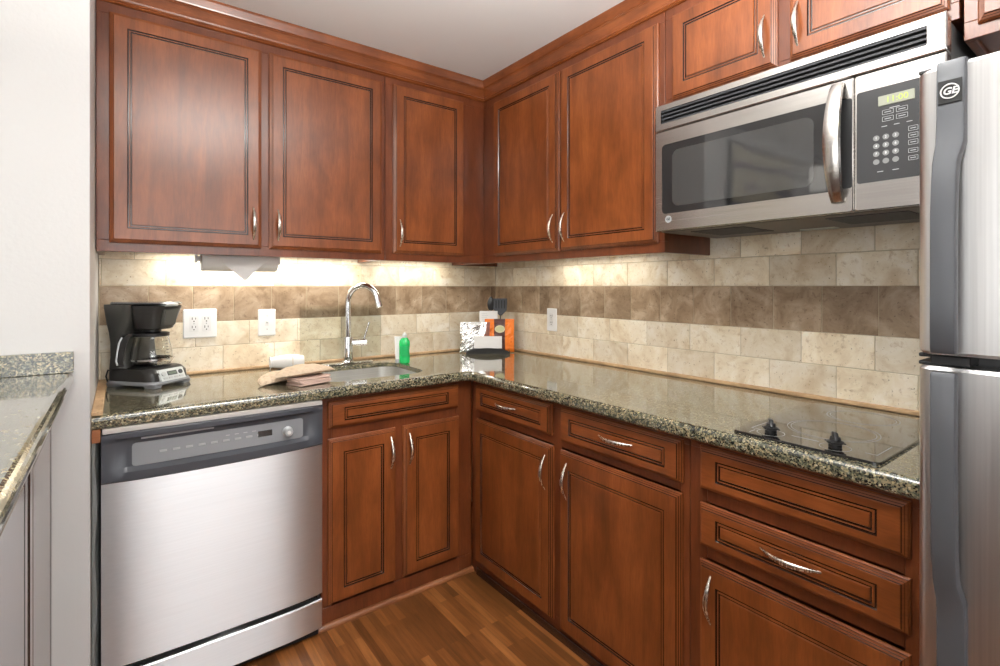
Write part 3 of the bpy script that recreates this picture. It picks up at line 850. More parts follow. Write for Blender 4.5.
# ------------------------------------------------------------------ peninsula on the left
PX = -1.940; PZ = 1.040
def bar_counter():
    bm = bmesh.new(); th = .040; r = .019
    ep = [(-r+r*math.sin(PI*k/12), PZ-th/2+ (th/2)*math.cos(PI*k/12)) for k in range(13)]
    path = []
    R = .02
    path.append(((PX, -3.9), (1, 0))); path.append(((PX, YS-.0015-R), (1, 0)))
    rings = [[Vector((x+o*dx, y, z)) for o, z in ep] for (x, y), (dx, dy) in path]
    y = YS-.0015
    rings[-1] = [Vector((PX+o, y, z)) for o, z in ep]
    full = [[*rg, Vector((-2.75, rg[0].y, PZ-th)), Vector((-2.75, rg[0].y, PZ))] for rg in rings]
    return loft(bm, full)
tag(obj('granite_bar_top', bar_counter(), GRAN, smooth=False), 'raised granite counter on the left against the white wall', 'countertop')
tag(obj('granite_splash_strip', box(-2.75, PX, YS-.0205, YS-.0010, PZ+.0005, PZ+.056, .001, 1), GRAN), 'low granite splash strip at the foot of the white wall on the left', 'backsplash')
FP = faceXp(-1.995)
PWD = wood('glossy_wood_painted_glare', (.10, .072, .062), (.17, .125, .108), (.22, .17, .15), rough=.22, coat=.9)  # grey glare from the glossy surface is mixed into these wood colours
PFR = wood('glossy_frame_painted_glare', (.10, .07, .06), (.15, .11, .095), (.19, .15, .13), rough=.22, coat=.9)
t = thing('peninsula_cabinet', 'wood cabinet with grey glare painted into its colour and panelled doors under the raised left counter', 'cabinet', (-2.4, -2.2, 0))
bm = bmesh.new()
bx(bm, -2.70, -2.014, -3.85, YS-.002, .0, .998)
obj('cabinet_body', bm, WIN, t)
bm = bmesh.new(); bbox(bm, FP, -3.85, YS-.002, 0, .09, -.019, 0); bbox(bm, FP, -3.85, YS-.002, .94, .998, -.019, 0)
for yy in (YS-.03, -1.145, -1.59, -2.035, -2.48): bbox(bm, FP, yy-.028, yy+.028 if yy < -1 else YS-.002, .09, .94, -.019, 0)
obj('face_frame', bm, PFR, t)
for k in range(4):
    a = -1.130-.445*k
    G = lambda u, w, n: FP(u, w, n*.15+.0005)
    d = obj('door', panel(lambda u, w, n: FP(u, w, n*.5+.0005), a, a+.434, .075, .955, .045), [PWD, GLZ], t)

# ------------------------------------------------------------------ cooktop
def cooktop():
    t = thing('cooktop', 'black glass two-burner cooktop set in the granite beside the refrigerator', 'cooktop', (-.34, -1.97, .9))
    P = rrect(-.592, -.092, -2.128, -1.814, .012, 4)
    bm = bmesh.new(); Pi = rrect(-.590, -.094, -2.126, -1.816, .011, 4)
    loft(bm, [[Vector((u, v, ZC+.0008)) for u, v in P], [Vector((u, v, ZC+.005)) for u, v in P], [Vector((u, v, ZC+.0062)) for u, v in Pi]])
    g = obj('glass_plate', bm, BLKG, t)
    def ring(cx, cy, r, wd=.0012):
        bm = bmesh.new()
        lathe(bm, [(r, 0), (r+wd, 0), (r+wd, .0003), (r, .0003), (r, 0)], (cx, cy, ZC+.0063), 56)
        return bm
    mk = simple('printed_ring_grey', (.42, .42, .42), .35)
    for (cx, cy, r) in ((-.400, -1.972, .098), (-.400, -1.972, .090), (-.195, -1.972, .082), (-.195, -1.972, .074)):
        bm = bmesh.new(); n = 64
        rin = [bm.verts.new((cx+r*math.cos(2*PI*k/n), cy+r*math.sin(2*PI*k/n), ZC+.0065)) for k in range(n)]
        ro = [bm.verts.new((cx+(r+.0014)*math.cos(2*PI*k/n), cy+(r+.0014)*math.sin(2*PI*k/n), ZC+.0065)) for k in range(n)]
        for k in range(n): bm.faces.new((rin[k], rin[(k+1) % n], ro[(k+1) % n], ro[k]))
        obj('burner_ring', bm, mk, g)
    # printed corner brackets
    bm = bmesh.new(); z0, z1 = ZC+.0062, ZC+.0066
    bx(bm, -.535, -.440, -2.108, -2.1065, z0, z1); bx(bm, -.5365, -.535, -2.108, -2.085, z0, z1)
    bx(bm, -.535, -.440, -1.8365, -1.835, z0, z1); bx(bm, -.5365, -.535, -1.858, -1.835, z0, z1)
    bx(bm, -.53, -.527, -1.99, -1.93, z0, z1); bx(bm, -.578, -.550, -1.852, -1.850, z0, z1)
    obj('printed_marks', bm, mk, g)
    for cy in (-1.888, -2.030):
        cx = -.545
        bm = bmesh.new(); n = 40
        for r in (.030,):
            rin = [bm.verts.new((cx+r*math.cos(2*PI*k/n), cy+r*math.sin(2*PI*k/n), ZC+.0065)) for k in range(n)]
            ro = [bm.verts.new((cx+(r+.0014)*math.cos(2*PI*k/n), cy+(r+.0014)*math.sin(2*PI*k/n), ZC+.0065)) for k in range(n)]
            for k in range(n): bm.faces.new((rin[k], rin[(k+1) % n], ro[(k+1) % n], ro[k]))
        obj('dial_print', bm, mk, g)
        kb = lathe(bmesh.new(), [(.013, .0063), (.014, .010), (.0125, .014), (.0175, .017), (.0175, .020), (.0115, .0225), (.010, .030), (.002, .031)], (cx, cy, ZC), 28)
        # raised grip blade
        bm2 = bmesh.new(); bx(bm2, -.0145, .0145, -.0048, .0048, .022, .040, .003, 3)
        for v in bm2.verts:
            if v.co.z > .034: v.co.x = v.co.x*.62 + .003
        bmesh.ops.rotate(bm2, verts=bm2.verts[:], cent=(0, 0, 0), matrix=Matrix.Rotation(math.radians(35), 3, 'Z'))
        bmesh.ops.translate(bm2, verts=bm2.verts[:], vec=(cx, cy, ZC)); merge(kb, bm2)
        bx(kb, cx-.020, cx+.020, cy-.0025, cy+.0025, ZC+.0165, ZC+.0195, .001, 1)
        bx(kb, cx-.0015, cx+.0015, cy-.022, cy+.022, ZC+.0165, ZC+.0195, .001, 1)
        obj('knob', kb, BLK, t, smooth=True)
    return t
cooktop()

# ------------------------------------------------------------------ faucet, guard, bottles
t = thing('faucet', 'tall chrome gooseneck faucet with a side lever behind the sink', 'faucet', (-.961, -.105, .9))
fx, fy = -.961, -.100
bm = bmesh.new(); P = rrect(fx-.125, fx+.125, fy-.028, fy+.028, .026, 6)
P2 = rrect(fx-.121, fx+.121, fy-.024, fy+.024, .023, 6)
loft(bm, [[Vector((u, v, ZC+.0005)) for u, v in P], [Vector((u, v, ZC+.005)) for u, v in P], [Vector((u, v, ZC+.008)) for u, v in P2]])
obj('deck_plate', bm, CHROME, t, smooth=True)
obj('base', lathe(bmesh.new(), [(.028, .0085), (.0275, .012), (.0235, .016), (.0235, .125), (.0225, .128), (.0142, .129)], (fx, fy, ZC), 32), CHROME, t, smooth=True)
bm = bmesh.new(); pts = [Vector((fx, fy, ZC+.127)), Vector((fx, fy, ZC+.20)), Vector((fx, fy, 1.195))]
dx, dy = .10, -.135; L = math.hypot(dx, dy); ex, ey = dx/L, dy/L; R = .080
for k in range(1, 19):
    q = PI*(k/18)*.93; s = R-R*math.cos(q); pts.append(Vector((fx+ex*s, fy+ey*s, 1.195+R*math.sin(q))))
last = pts[-1]; d = (pts[-1]-pts[-2]).normalized(); pts.append(last+d*.034)
tube(bm, pts, .0143, 18, up=(ex, ey, 0)); tube(bm, [last+d*.018, last+d*.042], .0157, 18)
obj('spout', bm, CHROME, t, smooth=True)
bm = bmesh.new(); hx = .09
tube(bm, [Vector((fx+.018, fy-.004, 1.000)), Vector((fx+.085, fy-.018, 1.000))], .0165, 20)
h = obj('lever_hub', bm, CHROME, t, smooth=True)
bm = bmesh.new(); tube(bm, [Vector((fx+.074, fy-.016, 1.012)), Vector((fx+.080, fy-.020, 1.04)), Vector((fx+.096, fy-.028, 1.098))], [.0055, .0045, .0042], 12)
obj('lever', bm, CHROME, h, smooth=True)

tag(obj('glass_splash_guard', box(-1.159, -.757, -.0148, -.0102, .9155, 1.176, .0006, 1), PANE),
    'clear rectangular glass pane on the tile behind the faucet', 'splash guard')

def bottle(name, label, x, y, prof, mat, capprof, capmat, sx=1, sy=.6, extra=None):
    t = thing(name, label, 'bottle', (x, y, ZC+.0006), -.64)
    bm = lathe(bmesh.new(), prof, (0, 0, 0), 28)
    for v in bm.verts: v.co.x *= sx; v.co.y *= sy
    obj('bottle_body', bm, mat, t, local=True, smooth=True)
    obj('cap', lathe(bmesh.new(), capprof, (0, 0, 0), 20), capmat, t, local=True, smooth=True)
    if extra: extra(t)
    return t
def lab(t):
    bm = bmesh.new(); rings = []
    for z in (.035, .085):
        rings.append([Vector((.0272*math.cos(a), .0272*.6*math.sin(a), z)) for a in [PI+.5+(PI-1.0)*k/12 for k in range(13)]])
    loft(bm, rings, close=False, cap=False)
    obj('front_label', bm, simple('deep_green_label', (.01, .38, .10), .4), t, local=True)
bottle('dish_soap_bottle', 'small bright green dish soap bottle on the counter right of the sink', -.742, -.262,
       [(.020, 0), (.0245, .004), (.026, .03), (.0225, .062), (.026, .09), (.0245, .108), (.016, .120), (.010, .124)], GREEN,
       [(.0105, .1235), (.0115, .126), (.011, .140), (.007, .143), (.006, .147), (.0052, .148)], CLEARP, extra=lab)
bottle('lotion_tube', 'small white tube standing just left of the green soap bottle', -.762, -.235,
       [(.012, .0), (.0135, .002), (.0135, .018), (.014, .020), (.0165, .06), (.019, .118), (.0195, .128)], WHITEP,
       [(.0137, .0005), (.0142, .002), (.0142, .018), (.0137, .0195)], LGREY, sy=.45)

# ------------------------------------------------------------------ outlets and switch
def plate(name, label, F, uc, wc, hw, hh, kinds):
    t = thing(name, label, 'switch' if 'switch' in name else 'outlet', tuple(F(uc, wc, 0)))
    bm = bmesh.new()
    P = rrect(uc-hw, uc+hw, wc-hh, wc+hh, .005, 4); Q = rrect(uc-hw+.004, uc+hw-.004, wc-hh+.004, wc+hh-.004, .004, 4)
    loft(bm, [[F(u, v, .0002) for u, v in P], [F(u, v, .003) for u, v in P], [F(u, v, .006) for u, v in Q]])
    obj('wall_plate', bm, WHITEP, t)
    for k, du in kinds:
        u = uc+du
        if k == 'duplex':
            rc = bmesh.new(); P = rrect(u-.0165, u+.0165, wc-.034, wc+.034, .003, 3)
            loft(rc, [[F(a, b, .0055) for a, b in P], [F(a, b, .0075) for a, b in P]])
            r = obj('receptacle', rc, simple('receptacle_white', (.74, .74, .74), .3) if not bpy.data.materials.get('receptacle_white') else bpy.data.materials['receptacle_white'], t)
            for s in (-1, 1):
                c = wc+s*.0175; sl = bmesh.new()
                bbox(sl, F, u-.0075, u-.0050, c-.001, c+.009, .0074, .0080, 0); bbox(sl, F, u+.0050, u+.0072, c, c+.008, .0074, .0080, 0)
                lathe_p = [F(u+.0026*math.cos(q), c-.0075+.0026*math.sin(q), .0080) for q in [2*PI*i/10 for i in range(10)]]
                lathe_q = [F(u+.0026*math.cos(q), c-.0075+.0026*math.sin(q), .0074) for q in [2*PI*i/10 for i in range(10)]]
                loft(sl, [lathe_q, lathe_p]); obj('slots', sl, SLOT, r)
        else:
            sw = bmesh.new(); bbox(sw, F, u-.007, u+.007, wc-.014, wc+.014, .0055, .0068, .0005)
            r = obj('toggle_surround', sw, bpy.data.materials['receptacle_white'], t)
            tg = bmesh.new(); bx0 = [F(u-.0045, wc-.002, .0065), F(u+.0045, wc-.002, .0065), F(u+.0045, wc+.010, .0065), F(u-.0045, wc+.010, .0065)]
            bx1 = [F(u-.004, wc+.005, .016), F(u+.004, wc+.005, .016), F(u+.004, wc+.011, .015), F(u-.004, wc+.011, .015)]
            loft(tg, [bx0, bx1]); obj('toggle', tg, WHITEP, r)
        sc1 = bmesh.new()
        for s in ((0,) if k == 'duplex' else (-.030, .030)):
            c = wc+s; n_ = .0077 if k == 'duplex' else .0062
            loft(sc1, [[F(u+.0024*math.cos(q), c+.0024*math.sin(q), n_-.0006) for q in [2*PI*i/10 for i in range(10)]], [F(u+.0024*math.cos(q), c+.0024*math.sin(q), n_+.0006) for q in [2*PI*i/10 for i in range(10)]]])
        obj('screw', sc1, LGREY, t)
    return t
FT = faceY(-.0095); FTR = faceX(-.0095)
plate('wall_outlet', 'white double-gang outlet plate on the tile beside the coffee maker', FT, -1.568, 1.114, .062, .061, [('duplex', -.023), ('duplex', .023)])
plate('light_switch', 'white single toggle light switch on the tile left of the glass pane', FT, -1.305, 1.107, .037, .060, [('switch', 0)])
plate('wall_outlet', 'white single outlet plate on the right wall tile near the corner', FTR, -.513, 1.095, .037, .060, [('duplex', 0)])

# ------------------------------------------------------------------ paper towel roll
t = thing('paper_towel_roll', 'white paper towel roll with a folded point hanging under the wall cabinet', 'paper towel roll', (-1.45, -.19, 1.39))
yc, zc, r = -.190, 1.380, .048
bm = lathe(bmesh.new(), [(.020, -1.585), (r-.001, -1.585), (r, -1.583), (r, -1.310), (r-.001, -1.308), (.020, -1.308), (.020, -1.585)], (0, yc, zc), 40, axis='x')
rl = obj('roll', bm, PAPER, t, smooth=True)
bm = bmesh.new()    # hanging sheet folded to a point
yy = yc-r-.0012
tri = [(-1.545, 1.392), (-1.545, 1.388), (-1.435, 1.293), (-1.345, 1.388), (-1.345, 1.392)]
loft(bm, [[Vector((u, yy+.004*((1.392-v)/.1)+d, v)) for u, v in tri] for d in (0, -.0012)])
obj('folded_sheet', bm, PAPER, rl)
obj('core_tube', lathe(bmesh.new(), [(.0185, -1.5855), (.0195, -1.5855), (.0195, -1.3075), (.0185, -1.3075), (.0185, -1.5855)], (0, yc, zc), 24, axis='x'), MITT, rl)
for x in (-1.602, -1.298):
    bm = bmesh.new(); bx(bm, x-.004, x+.004, yc-.018, yc+.018, zc-.018, 1.4355, .003); 
    tube(bm, [Vector((x, yc, zc)), Vector((x+(.02 if x < -1.4 else -.02), yc, zc))], .010, 12)
    obj('bracket', bm, WHITEP, t)

# under-cabinet fluorescent fixture above the sink (hidden behind the frame)
t = thing('under_cabinet_light', 'slim white light fixture tucked under the wall cabinet above the sink', 'light fixture', (-1.08, -.12, 1.43))
obj('housing', box(-1.74, -.872, -.125, -.065, 1.417, 1.4355, .003), WHITEP, t)
obj('diffuser', box(-1.73, -.89, -.120, -.070, 1.409, 1.4175, .002), LAMPON, t)
a = area('under_cabinet_glow', (-1.31, -.095, 1.405), (-1.31, -.095, 0), .82, .04, 3.6, (1, .95, .84))
t = thing('under_cabinet_light', 'slim white light fixture tucked under the wall cabinet right of the corner', 'light fixture', (-.12, -.85, 1.43))
obj('housing', box(-.155, -.085, -1.16, -.56, 1.417, 1.4355, .003), WHITEP, t)
obj('diffuser', box(-.150, -.090, -1.15, -.57, 1.409, 1.4175, .002), LAMPON, t)
a = area('under_cabinet_glow', (-.12, -.86, 1.405), (-.10, -.86, 0), .05, .58, 1.0, (1, .95, .84))

t = thing('under_cabinet_light', 'short white light fixture added under the narrow corner wall cabinet to brighten the tile', 'light fixture', (-.59, -.095, 1.43))  # added unseen fixture that lifts the dark tile corner
obj('housing', box(-.80, -.38, -.125, -.065, 1.417, 1.4355, .003), WHITEP, t)
obj('diffuser', box(-.79, -.39, -.120, -.070, 1.409, 1.4175, .002), LAMPON, t)
a = area('under_cabinet_glow', (-.59, -.095, 1.405), (-.59, -.095, 0), .38, .04, 1.0, (1, .95, .84))

# ------------------------------------------------------------------ towel, mitts, cloth
def blob(name, label, cat, loc, rotz, rings, mat, sub=1, group=None):
    bm = bmesh.new(); loft(bm, rings)
    o = obj(name, bm, mat, None, smooth=True)
    for p in o.data.polygons: p.use_smooth = True
    o.location = loc; o.rotation_euler = (0, 0, rotz)
    m = o.modifiers.new('sub', 'SUBSURF'); m.levels = sub; m.render_levels = sub
    tag(o, label, cat, group); return o
# rolled white towel: soft flattened roll with a spiral end
t = thing('rolled_towel', 'small white rolled towel on the counter against the backsplash', 'towel', (-1.235, -.080, ZC+.0005), -.12)
bm = bmesh.new(); rings = []
for k in range(13):
    s = k/12; x = -.070+.140*s; e = math.sin(PI*min(1, max(0, s*1.0)))**.18 if 0 < s < 1 else .75
    rings.append([Vector((x, .038*e*math.copysign(abs(math.cos(q))**.8, math.cos(q))*(1+.04*math.sin(3*q+s*4)), .031+.0308*max(-1, e*math.copysign(abs(math.sin(q))**.8, math.sin(q))*(1+.05*math.cos(2*q+s*5))))) for q in [2*PI*i/24 for i in range(24)]])
loft(bm, rings); tw = obj('towel_roll', bm, CLOTHW, t, local=True, smooth=True)
bm = bmesh.new(); pts = []
for i in range(50):
    q = 5.5*PI*i/49; rr = .004+.025*i/49; pts.append(Vector((-.0705, rr*1.2*math.cos(q), .031+rr*1.02*math.sin(q))))
tube(bm, pts, .0022, 6); obj('rolled_edge', bm, CLOTHW, tw, local=True, smooth=True)
bm = bmesh.new(); pts = [Vector((.020, .0385*math.cos(q), .031+.032*max(-.97, math.sin(q)))) for q in [2*PI*i/30 for i in range(31)]]
tube(bm, pts, .0012, 6); obj('tie_string', bm, MITT, tw, local=True)

def mitt(label, loc, rot, L, W, H, zb, mat=MITT):
    """leaf-shaped quilted oven mitt lying flat, edges thin, middle puffed"""
    rings = []
    n = 18
    for k in range(n+1):
        s = k/n; x = -L/2+L*s
        wd = W/2*max(.03, math.sin(PI*s)**.62)*(1-.22*s); h = H*max(.12, math.sin(PI*min(1, s*1.05))**.5)
        quil = 1+.07*math.sin(s*30)
        sag = .004*math.sin(PI*s*2)
        rings.append([Vector((x, wd*math.cos(q), .004+h*.5*quil*(1+math.sin(q)*(1 if math.sin(q) > 0 else .9))+sag*0)) for q in [2*PI*i/16 for i in range(16)]])
    bm = bmesh.new(); loft(bm, rings)
    t = thing('oven_mitt', label, 'oven mitt', loc, rot)
    b = obj('mitt_body', bm, mat, t, local=True, smooth=True)
    # stitched binding around the rim
    pts = []
    for sgn in (1, -1):
        for k in range(n+1):
            s = k/n if sgn == 1 else 1-k/n; x = -L/2+L*s
            wd = W/2*max(.03, math.sin(PI*s)**.62)*(1-.22*s); h = H*max(.12, math.sin(PI*min(1, s*1.05))**.5)
            pts.append(Vector((x, sgn*wd, .004+h*.5)))
    tube(bm := bmesh.new(), pts+[pts[0]], .0022, 6); obj('binding', bm, mat, b, local=True, smooth=True)
    return t
# folded pink cloth below
t = thing('folded_dishcloth', 'folded faded pink dishcloth under the tan oven mitts at the front', 'dishcloth', (-1.262, -.500, ZC+.0006), .28)
for i in range(4):
    bm = bmesh.new(); z = .0005+i*.0072; ox = .004*math.sin(i*2.1)
    P = rrect(-.068+ox, .068+ox, -.052, .052, .014, 5)
    rr = []
    for j, (dz, ins) in enumerate(((0, .003), (.0022, 0), (.0048, 0), (.007, .003))):
        rr.append([Vector((u*(1-ins*12), v*(1-ins*12), z+dz+.0022*math.sin(u*60+v*45+i*1.7)+.0012*math.sin(u*130-i))) for u, v in P])
    loft(bm, rr); obj('cloth_fold', bm, PINKC, t, local=True, smooth=True)
mitt('tan quilted oven mitt on top of the folded pink dishcloth', (-1.262, -.470, ZC+.028), .30, .250, .165, .036, 0)
mitt('tan quilted oven mitt lying behind and left of the stacked one', (-1.340, -.395, ZC-.001), .72, .22, .13, .038, 0)

# ------------------------------------------------------------------ coffee maker
def coffee_maker():
    fwd = Vector((.64, -.77, 0)); rot = math.atan2(fwd.y, fwd.x)      # local +x = front
    t = thing('coffee_maker', 'black drip coffee maker with glass carafe and grey base on the granite counter', 'coffee maker', (-1.750, -.156, ZC+.0006), rot)
    def O(name, bm, mat, par=t, sm=True): return obj(name, bm, mat, par, local=True, smooth=sm)
    # local x forward (depth), local y to the machine's left side (+y), width .17
    def rr(x0, x1, y0, y1, r, z, n=6): return [Vector((u, v, z)) for u, v in rrect(x0, x1, y0, y1, r, n)]
    # grey foot ring
    bm = bmesh.new(); loft(bm, [rr(-.112, .112, -.088, .088, .035, .010), rr(-.114, .116, -.090, .090, .036, .016), rr(-.112, .112, -.088, .088, .036, .024)])
    for sx_, sy_ in ((.085, .062), (.085, -.062), (-.085, .062), (-.085, -.062)):
        loft(bm, [rr(sx_-.022, sx_+.022, sy_-.018, sy_+.018, .008, .0, 3), rr(sx_-.026, sx_+.026, sy_-.022, sy_+.022, .008, .013, 3)])
    O('base_ring', bm, simple('maker_base_grey', (.24, .25, .27), .4))
    # black base block
    bm = bmesh.new(); loft(bm, [rr(-.110, .106, -.086, .086, .036, .0235), rr(-.110, .100, -.086, .086, .036, .052), rr(-.108, .082, -.083, .083, .036, .066), rr(-.106, .072, -.078, .078, .034, .069)])
    O('base_housing', bm, simple('maker_black', (.022, .021, .020), .30))
    # warming plate
    O('warming_plate', lathe(bmesh.new(), [(.062, .0685), (.064, .071), (.060, .073), (.001, .073)], (.010, 0, 0), 36), BLK)
    # control panel on the front slope
    pv = [(.1085, -.056, .026), (.1085, .056, .026), (.102, .060, .050), (.084, .050, .0685), (.084, -.050, .0685), (.102, -.060, .050)]
    bm = bmesh.new()
    A = [Vector((.1165, -.055, .020)), Vector((.1165, .055, .020)), Vector((.096, .055, .064)), Vector((.096, -.055, .064))]
    B = [v-Vector((.028, 0, .006)) for v in A]
    loft(bm, [B, A]); bmesh.ops.bevel(bm, geom=bm.edges[:], offset=.003, segments=2, affect='EDGES')
    cp = O('control_panel', bm, simple('maker_panel_silver', (.58, .62, .62), .3, .2))
    nrm = Vector((.906, 0, .422)); up = Vector((-.4220, 0, .906)); c = Vector((.10625, 0, .042)) + nrm*.0003
    def pan(y0, y1, v0, v1, d, mat, name, par):
        bm = bmesh.new()
        q = [c+Vector((0, a, 0))+up*b for a, b in ((y0, v0), (y1, v0), (y1, v1), (y0, v1))]
        loft(bm, [[p-nrm*.002 for p in q], [p+nrm*d for p in q]]); return O(name, bm, mat, par, False)
    ds = pan(-.020, .020, -.002, .014, .0012, DGREY, 'display', cp)
    pan(-.017, .017, .001, .011, .0018, simple('maker_lcd', (.16, .20, .16), .2), 'display_screen', ds)
    for yy in (-.036, .036):
        bm = bmesh.new(); n = 18
        loft(bm, [[c+Vector((0, yy+.0085*math.cos(2*PI*k/n), 0))+up*(.006+.0085*math.sin(2*PI*k/n))+nrm*h for k in range(n)] for h in (-.001, .0022)])
        O('button', bm, DGREY if yy > 0 else SILVERP, cp)
    for yy in (-.034, -.012, .012, .034): pan(yy-.008, yy+.008, -.014, -.008, .0015, SILVERP, 'button', cp)
    # rear column: leaning reservoir
    bm = bmesh.new()
    loft(bm, [rr(-.108, -.030, -.080, .080, .022, .062), rr(-.104, -.044, -.078, .078, .020, .11), rr(-.104, -.050, -.078, .078, .020, .16), rr(-.110, -.042, -.080, .080, .022, .20), rr(-.119, -.020, -.083, .083, .024, .235), rr(-.128, -.005, -.087, .087, .026, .295), rr(-.128, -.005, -.087, .087, .026, .303)])
    O('water_reservoir', bm, simple('maker_black_matte', (.045, .044, .040), .42))
    # brew head
    bm = bmesh.new()
    loft(bm, [rr(-.030, .066, -.058, .058, .045, .210), rr(-.030, .072, -.063, .063, .048, .214), rr(-.030, .088, -.073, .073, .052, .262), rr(-.030, .098, -.078, .078, .054, .290), rr(-.030, .099, -.079, .079, .054, .299)])
    hd = O('brew_head', bm, bpy.data.materials['maker_black'])
    bm = bmesh.new(); P = [(.0985, -.030, .285), (.0985, .030, .285), (.089, .025, .225), (.089, -.025, .225)]
    A = [Vector((x+.006, y, z)) for x, y, z in P]; B = [Vector((x-.012, y, z)) for x, y, z in P]
    loft(bm, [B, A]); bmesh.ops.bevel(bm, geom=bm.edges[:], offset=.003, segments=2, affect='EDGES')
    O('water_window', bm, simple('smoked_window', (.10, .10, .09), .12, coat=.5), hd, False)
    bm = bmesh.new(); loft(bm, [rr(-.122, .092, -.077, .077, .045, .3035), rr(-.124, .099, -.080, .080, .047, .306), rr(-.120, .092, -.076, .076, .045, .312)])
    ld = O('lid', bm, simple('maker_lid_grey', (.07, .073, .075), .22, coat=.5))
    bm = bmesh.new(); bx(bm, .070, .106, -.028, .028, .296, .306, .003); O('lid_tab', bm, SILVERP, ld)
    O('drip_spout', lathe(bmesh.new(), [(.030, .210), (.030, .200), (.020, .196), (.001, .196)], (.012, 0, 0), 24), BLK, hd)
    # carafe
    cx = .010
    prof = [(.050, .0745), (.061, .078), (.0665, .090), (.0675, .103), (.066, .122), (.061, .148), (.056, .170), (.0535, .184), (.054, .190)]
    inner = [(r-.0018, z) for r, z in prof[::-1]][:-1] + [(.044, .0768)]
    bm = bmesh.new(); lathe(bm, prof+inner, (cx, 0, 0), 40)
    cf = O('carafe', bm, GLASS)
    ang = math.radians(-100)           # handle leaves towards the machine's right side
    O('carafe_collar', lathe(bmesh.new(), [(.0548, .182), (.0575, .183), (.0575, .1945), (.050, .197), (.001, .198)], (cx, 0, 0), 36), BLK, cf)
    O('carafe_band', lathe(bmesh.new(), [(.0682, .094), (.0710, .0945), (.0710, .101), (.0682, .1015), (.0678, .094)], (cx, 0, 0), 40), simple('steel_band', (.6, .6, .6), .2, 1), cf)
    def hp(r, z): return Vector((cx+r*math.cos(ang), r*math.sin(ang), z))
    bm = bmesh.new(); side = Vector((-math.sin(ang), math.cos(ang), 0)); rings = []
    for r, z, th in ((.056, .190, .006), (.073, .195, .008), (.090, .188, .009), (.101, .165, .010), (.108, .135, .010), (.112, .105, .0095), (.107, .084, .007)):
        w_ = .010; T = Vector((math.cos(ang), math.sin(ang), 0))
        p = hp(r, z); rings.append([p+side*(w_*a)+T*(th*b)+Vector((0, 0, th*.5*b)) for a, b in ((-1, -.6), (-.8, 1), (.8, 1), (1, -.6), (.5, -1), (-.5, -1))])
    loft(bm, rings); ch = O('carafe_handle', bm, BLK, cf)
    bm = bmesh.new(); tube(bm, [hp(r, z) for r, z in ((.104, .186), (.114, .166), (.1195, .135), (.1235, .103), (.119, .088))], .0035, 8); O('handle_inlay', bm, SILVERP, ch)
    bm = bmesh.new()
    for k in range(6):
        z = .110+k*.011; r_ = .0668-(z-.105)*.16; a0 = math.radians(8)
        pts = [Vector((cx+(r_+.0012)*math.cos(a0+da), (r_+.0012)*math.sin(a0+da), z)) for da in (-.12, 0, .12)]
        tube(bm, pts, .0008, 5)
    O('level_marks', bm, BLK, cf)
    # cord behind
    bm = bmesh.new(); pts = [Vector((-.108, -.055, .05)), Vector((-.122, -.062, .058)), Vector((-.126, -.066, .035)), Vector((-.118, -.064, .008)), Vector((-.100, -.050, .004)), Vector((-.06, .03, .004))]
    tube(bm, pts, .003, 8); O('power_cord', bm, BLK)
    return t
coffee_maker()

# ------------------------------------------------------------------ corner display: tray with coffee packs, cards, utensils
H0 = Vector((-.223, -.228, ZC+.0006)); HR = -math.radians(36.9)
def loc(x, y, z=0):     # local (right, away, up) seen from the room
    c, s = math.cos(HR), math.sin(HR)
    return (H0.x+c*x-s*y, H0.y+s*x+c*y, H0.z+z)
PXM = 2.74/506.9       # metres per photo pixel at this depth
# tray: crescent fronted holder
t = thing('black_tray', 'low curved black tray holding coffee packets in the counter corner', 'tray', loc(0, 0), HR)
bm = bmesh.new(); rings = []
for k in range(17):
    s = -1+2*k/16; x = .120*s; y = -.006; h = .010+.022*(1-s*s)**.7
    rings.append([Vector((x, y, .0)), Vector((x, y-.004, h)), Vector((x, y+.000, h+.001)), Vector((x, y+.004, .004))])
loft(bm, rings)
obj('curved_front', bm, BLK, t, local=True, smooth=True)
bm = bmesh.new(); P = [(-.120, -.003), (.120, -.003), (.120, .085), (-.120, .085)]
loft(bm, [[Vector((u, v, 0)) for u, v in P], [Vector((u, v, .004)) for u, v in P]])
for x in (-.120, .116): bx(bm, x, x+.004, .0, .085, .0, .018)
obj('tray_base', bm, BLK, t, local=True)
def card(name, label, x0, x1, z0, z1, y, lean, mats, th=.0015, cat='card', lines=0):
    t = thing(name, label, cat, loc((x0+x1)/2, y, z0), HR)
    w_ = (x1-x0)/2; h = z1-z0
    bm = bmesh.new(); bx(bm, -w_, w_, 0, th, 0, h)
    for v in bm.verts: v.co.y += v.co.z*lean
    b = obj('sheet', bm, mats, t, local=True)
    if lines:
        bm = bmesh.new()
        for k in range(lines):
            z = h*(.85-.62*k/lines); ww = w_*random.uniform(.45, .75)
            bx(bm, -w_*.75, -w_*.75+ww, -.0006, .0004, z, z+.0012)
        for v in bm.verts: v.co.y += v.co.z*lean
        obj('printed_lines', bm, PRINT, b, local=True)
    return t
card('white_card', 'blank white card standing in the tray in front of the coffee packets', -.077, .076, .030, .096, .004, .10, PAPER)
t2 = card('paper_note', 'white note with faint print standing behind the silver packet', -.050, .052, .13, .232, .074, .06, PAPER, lines=6)
t2['category'] = 'note'
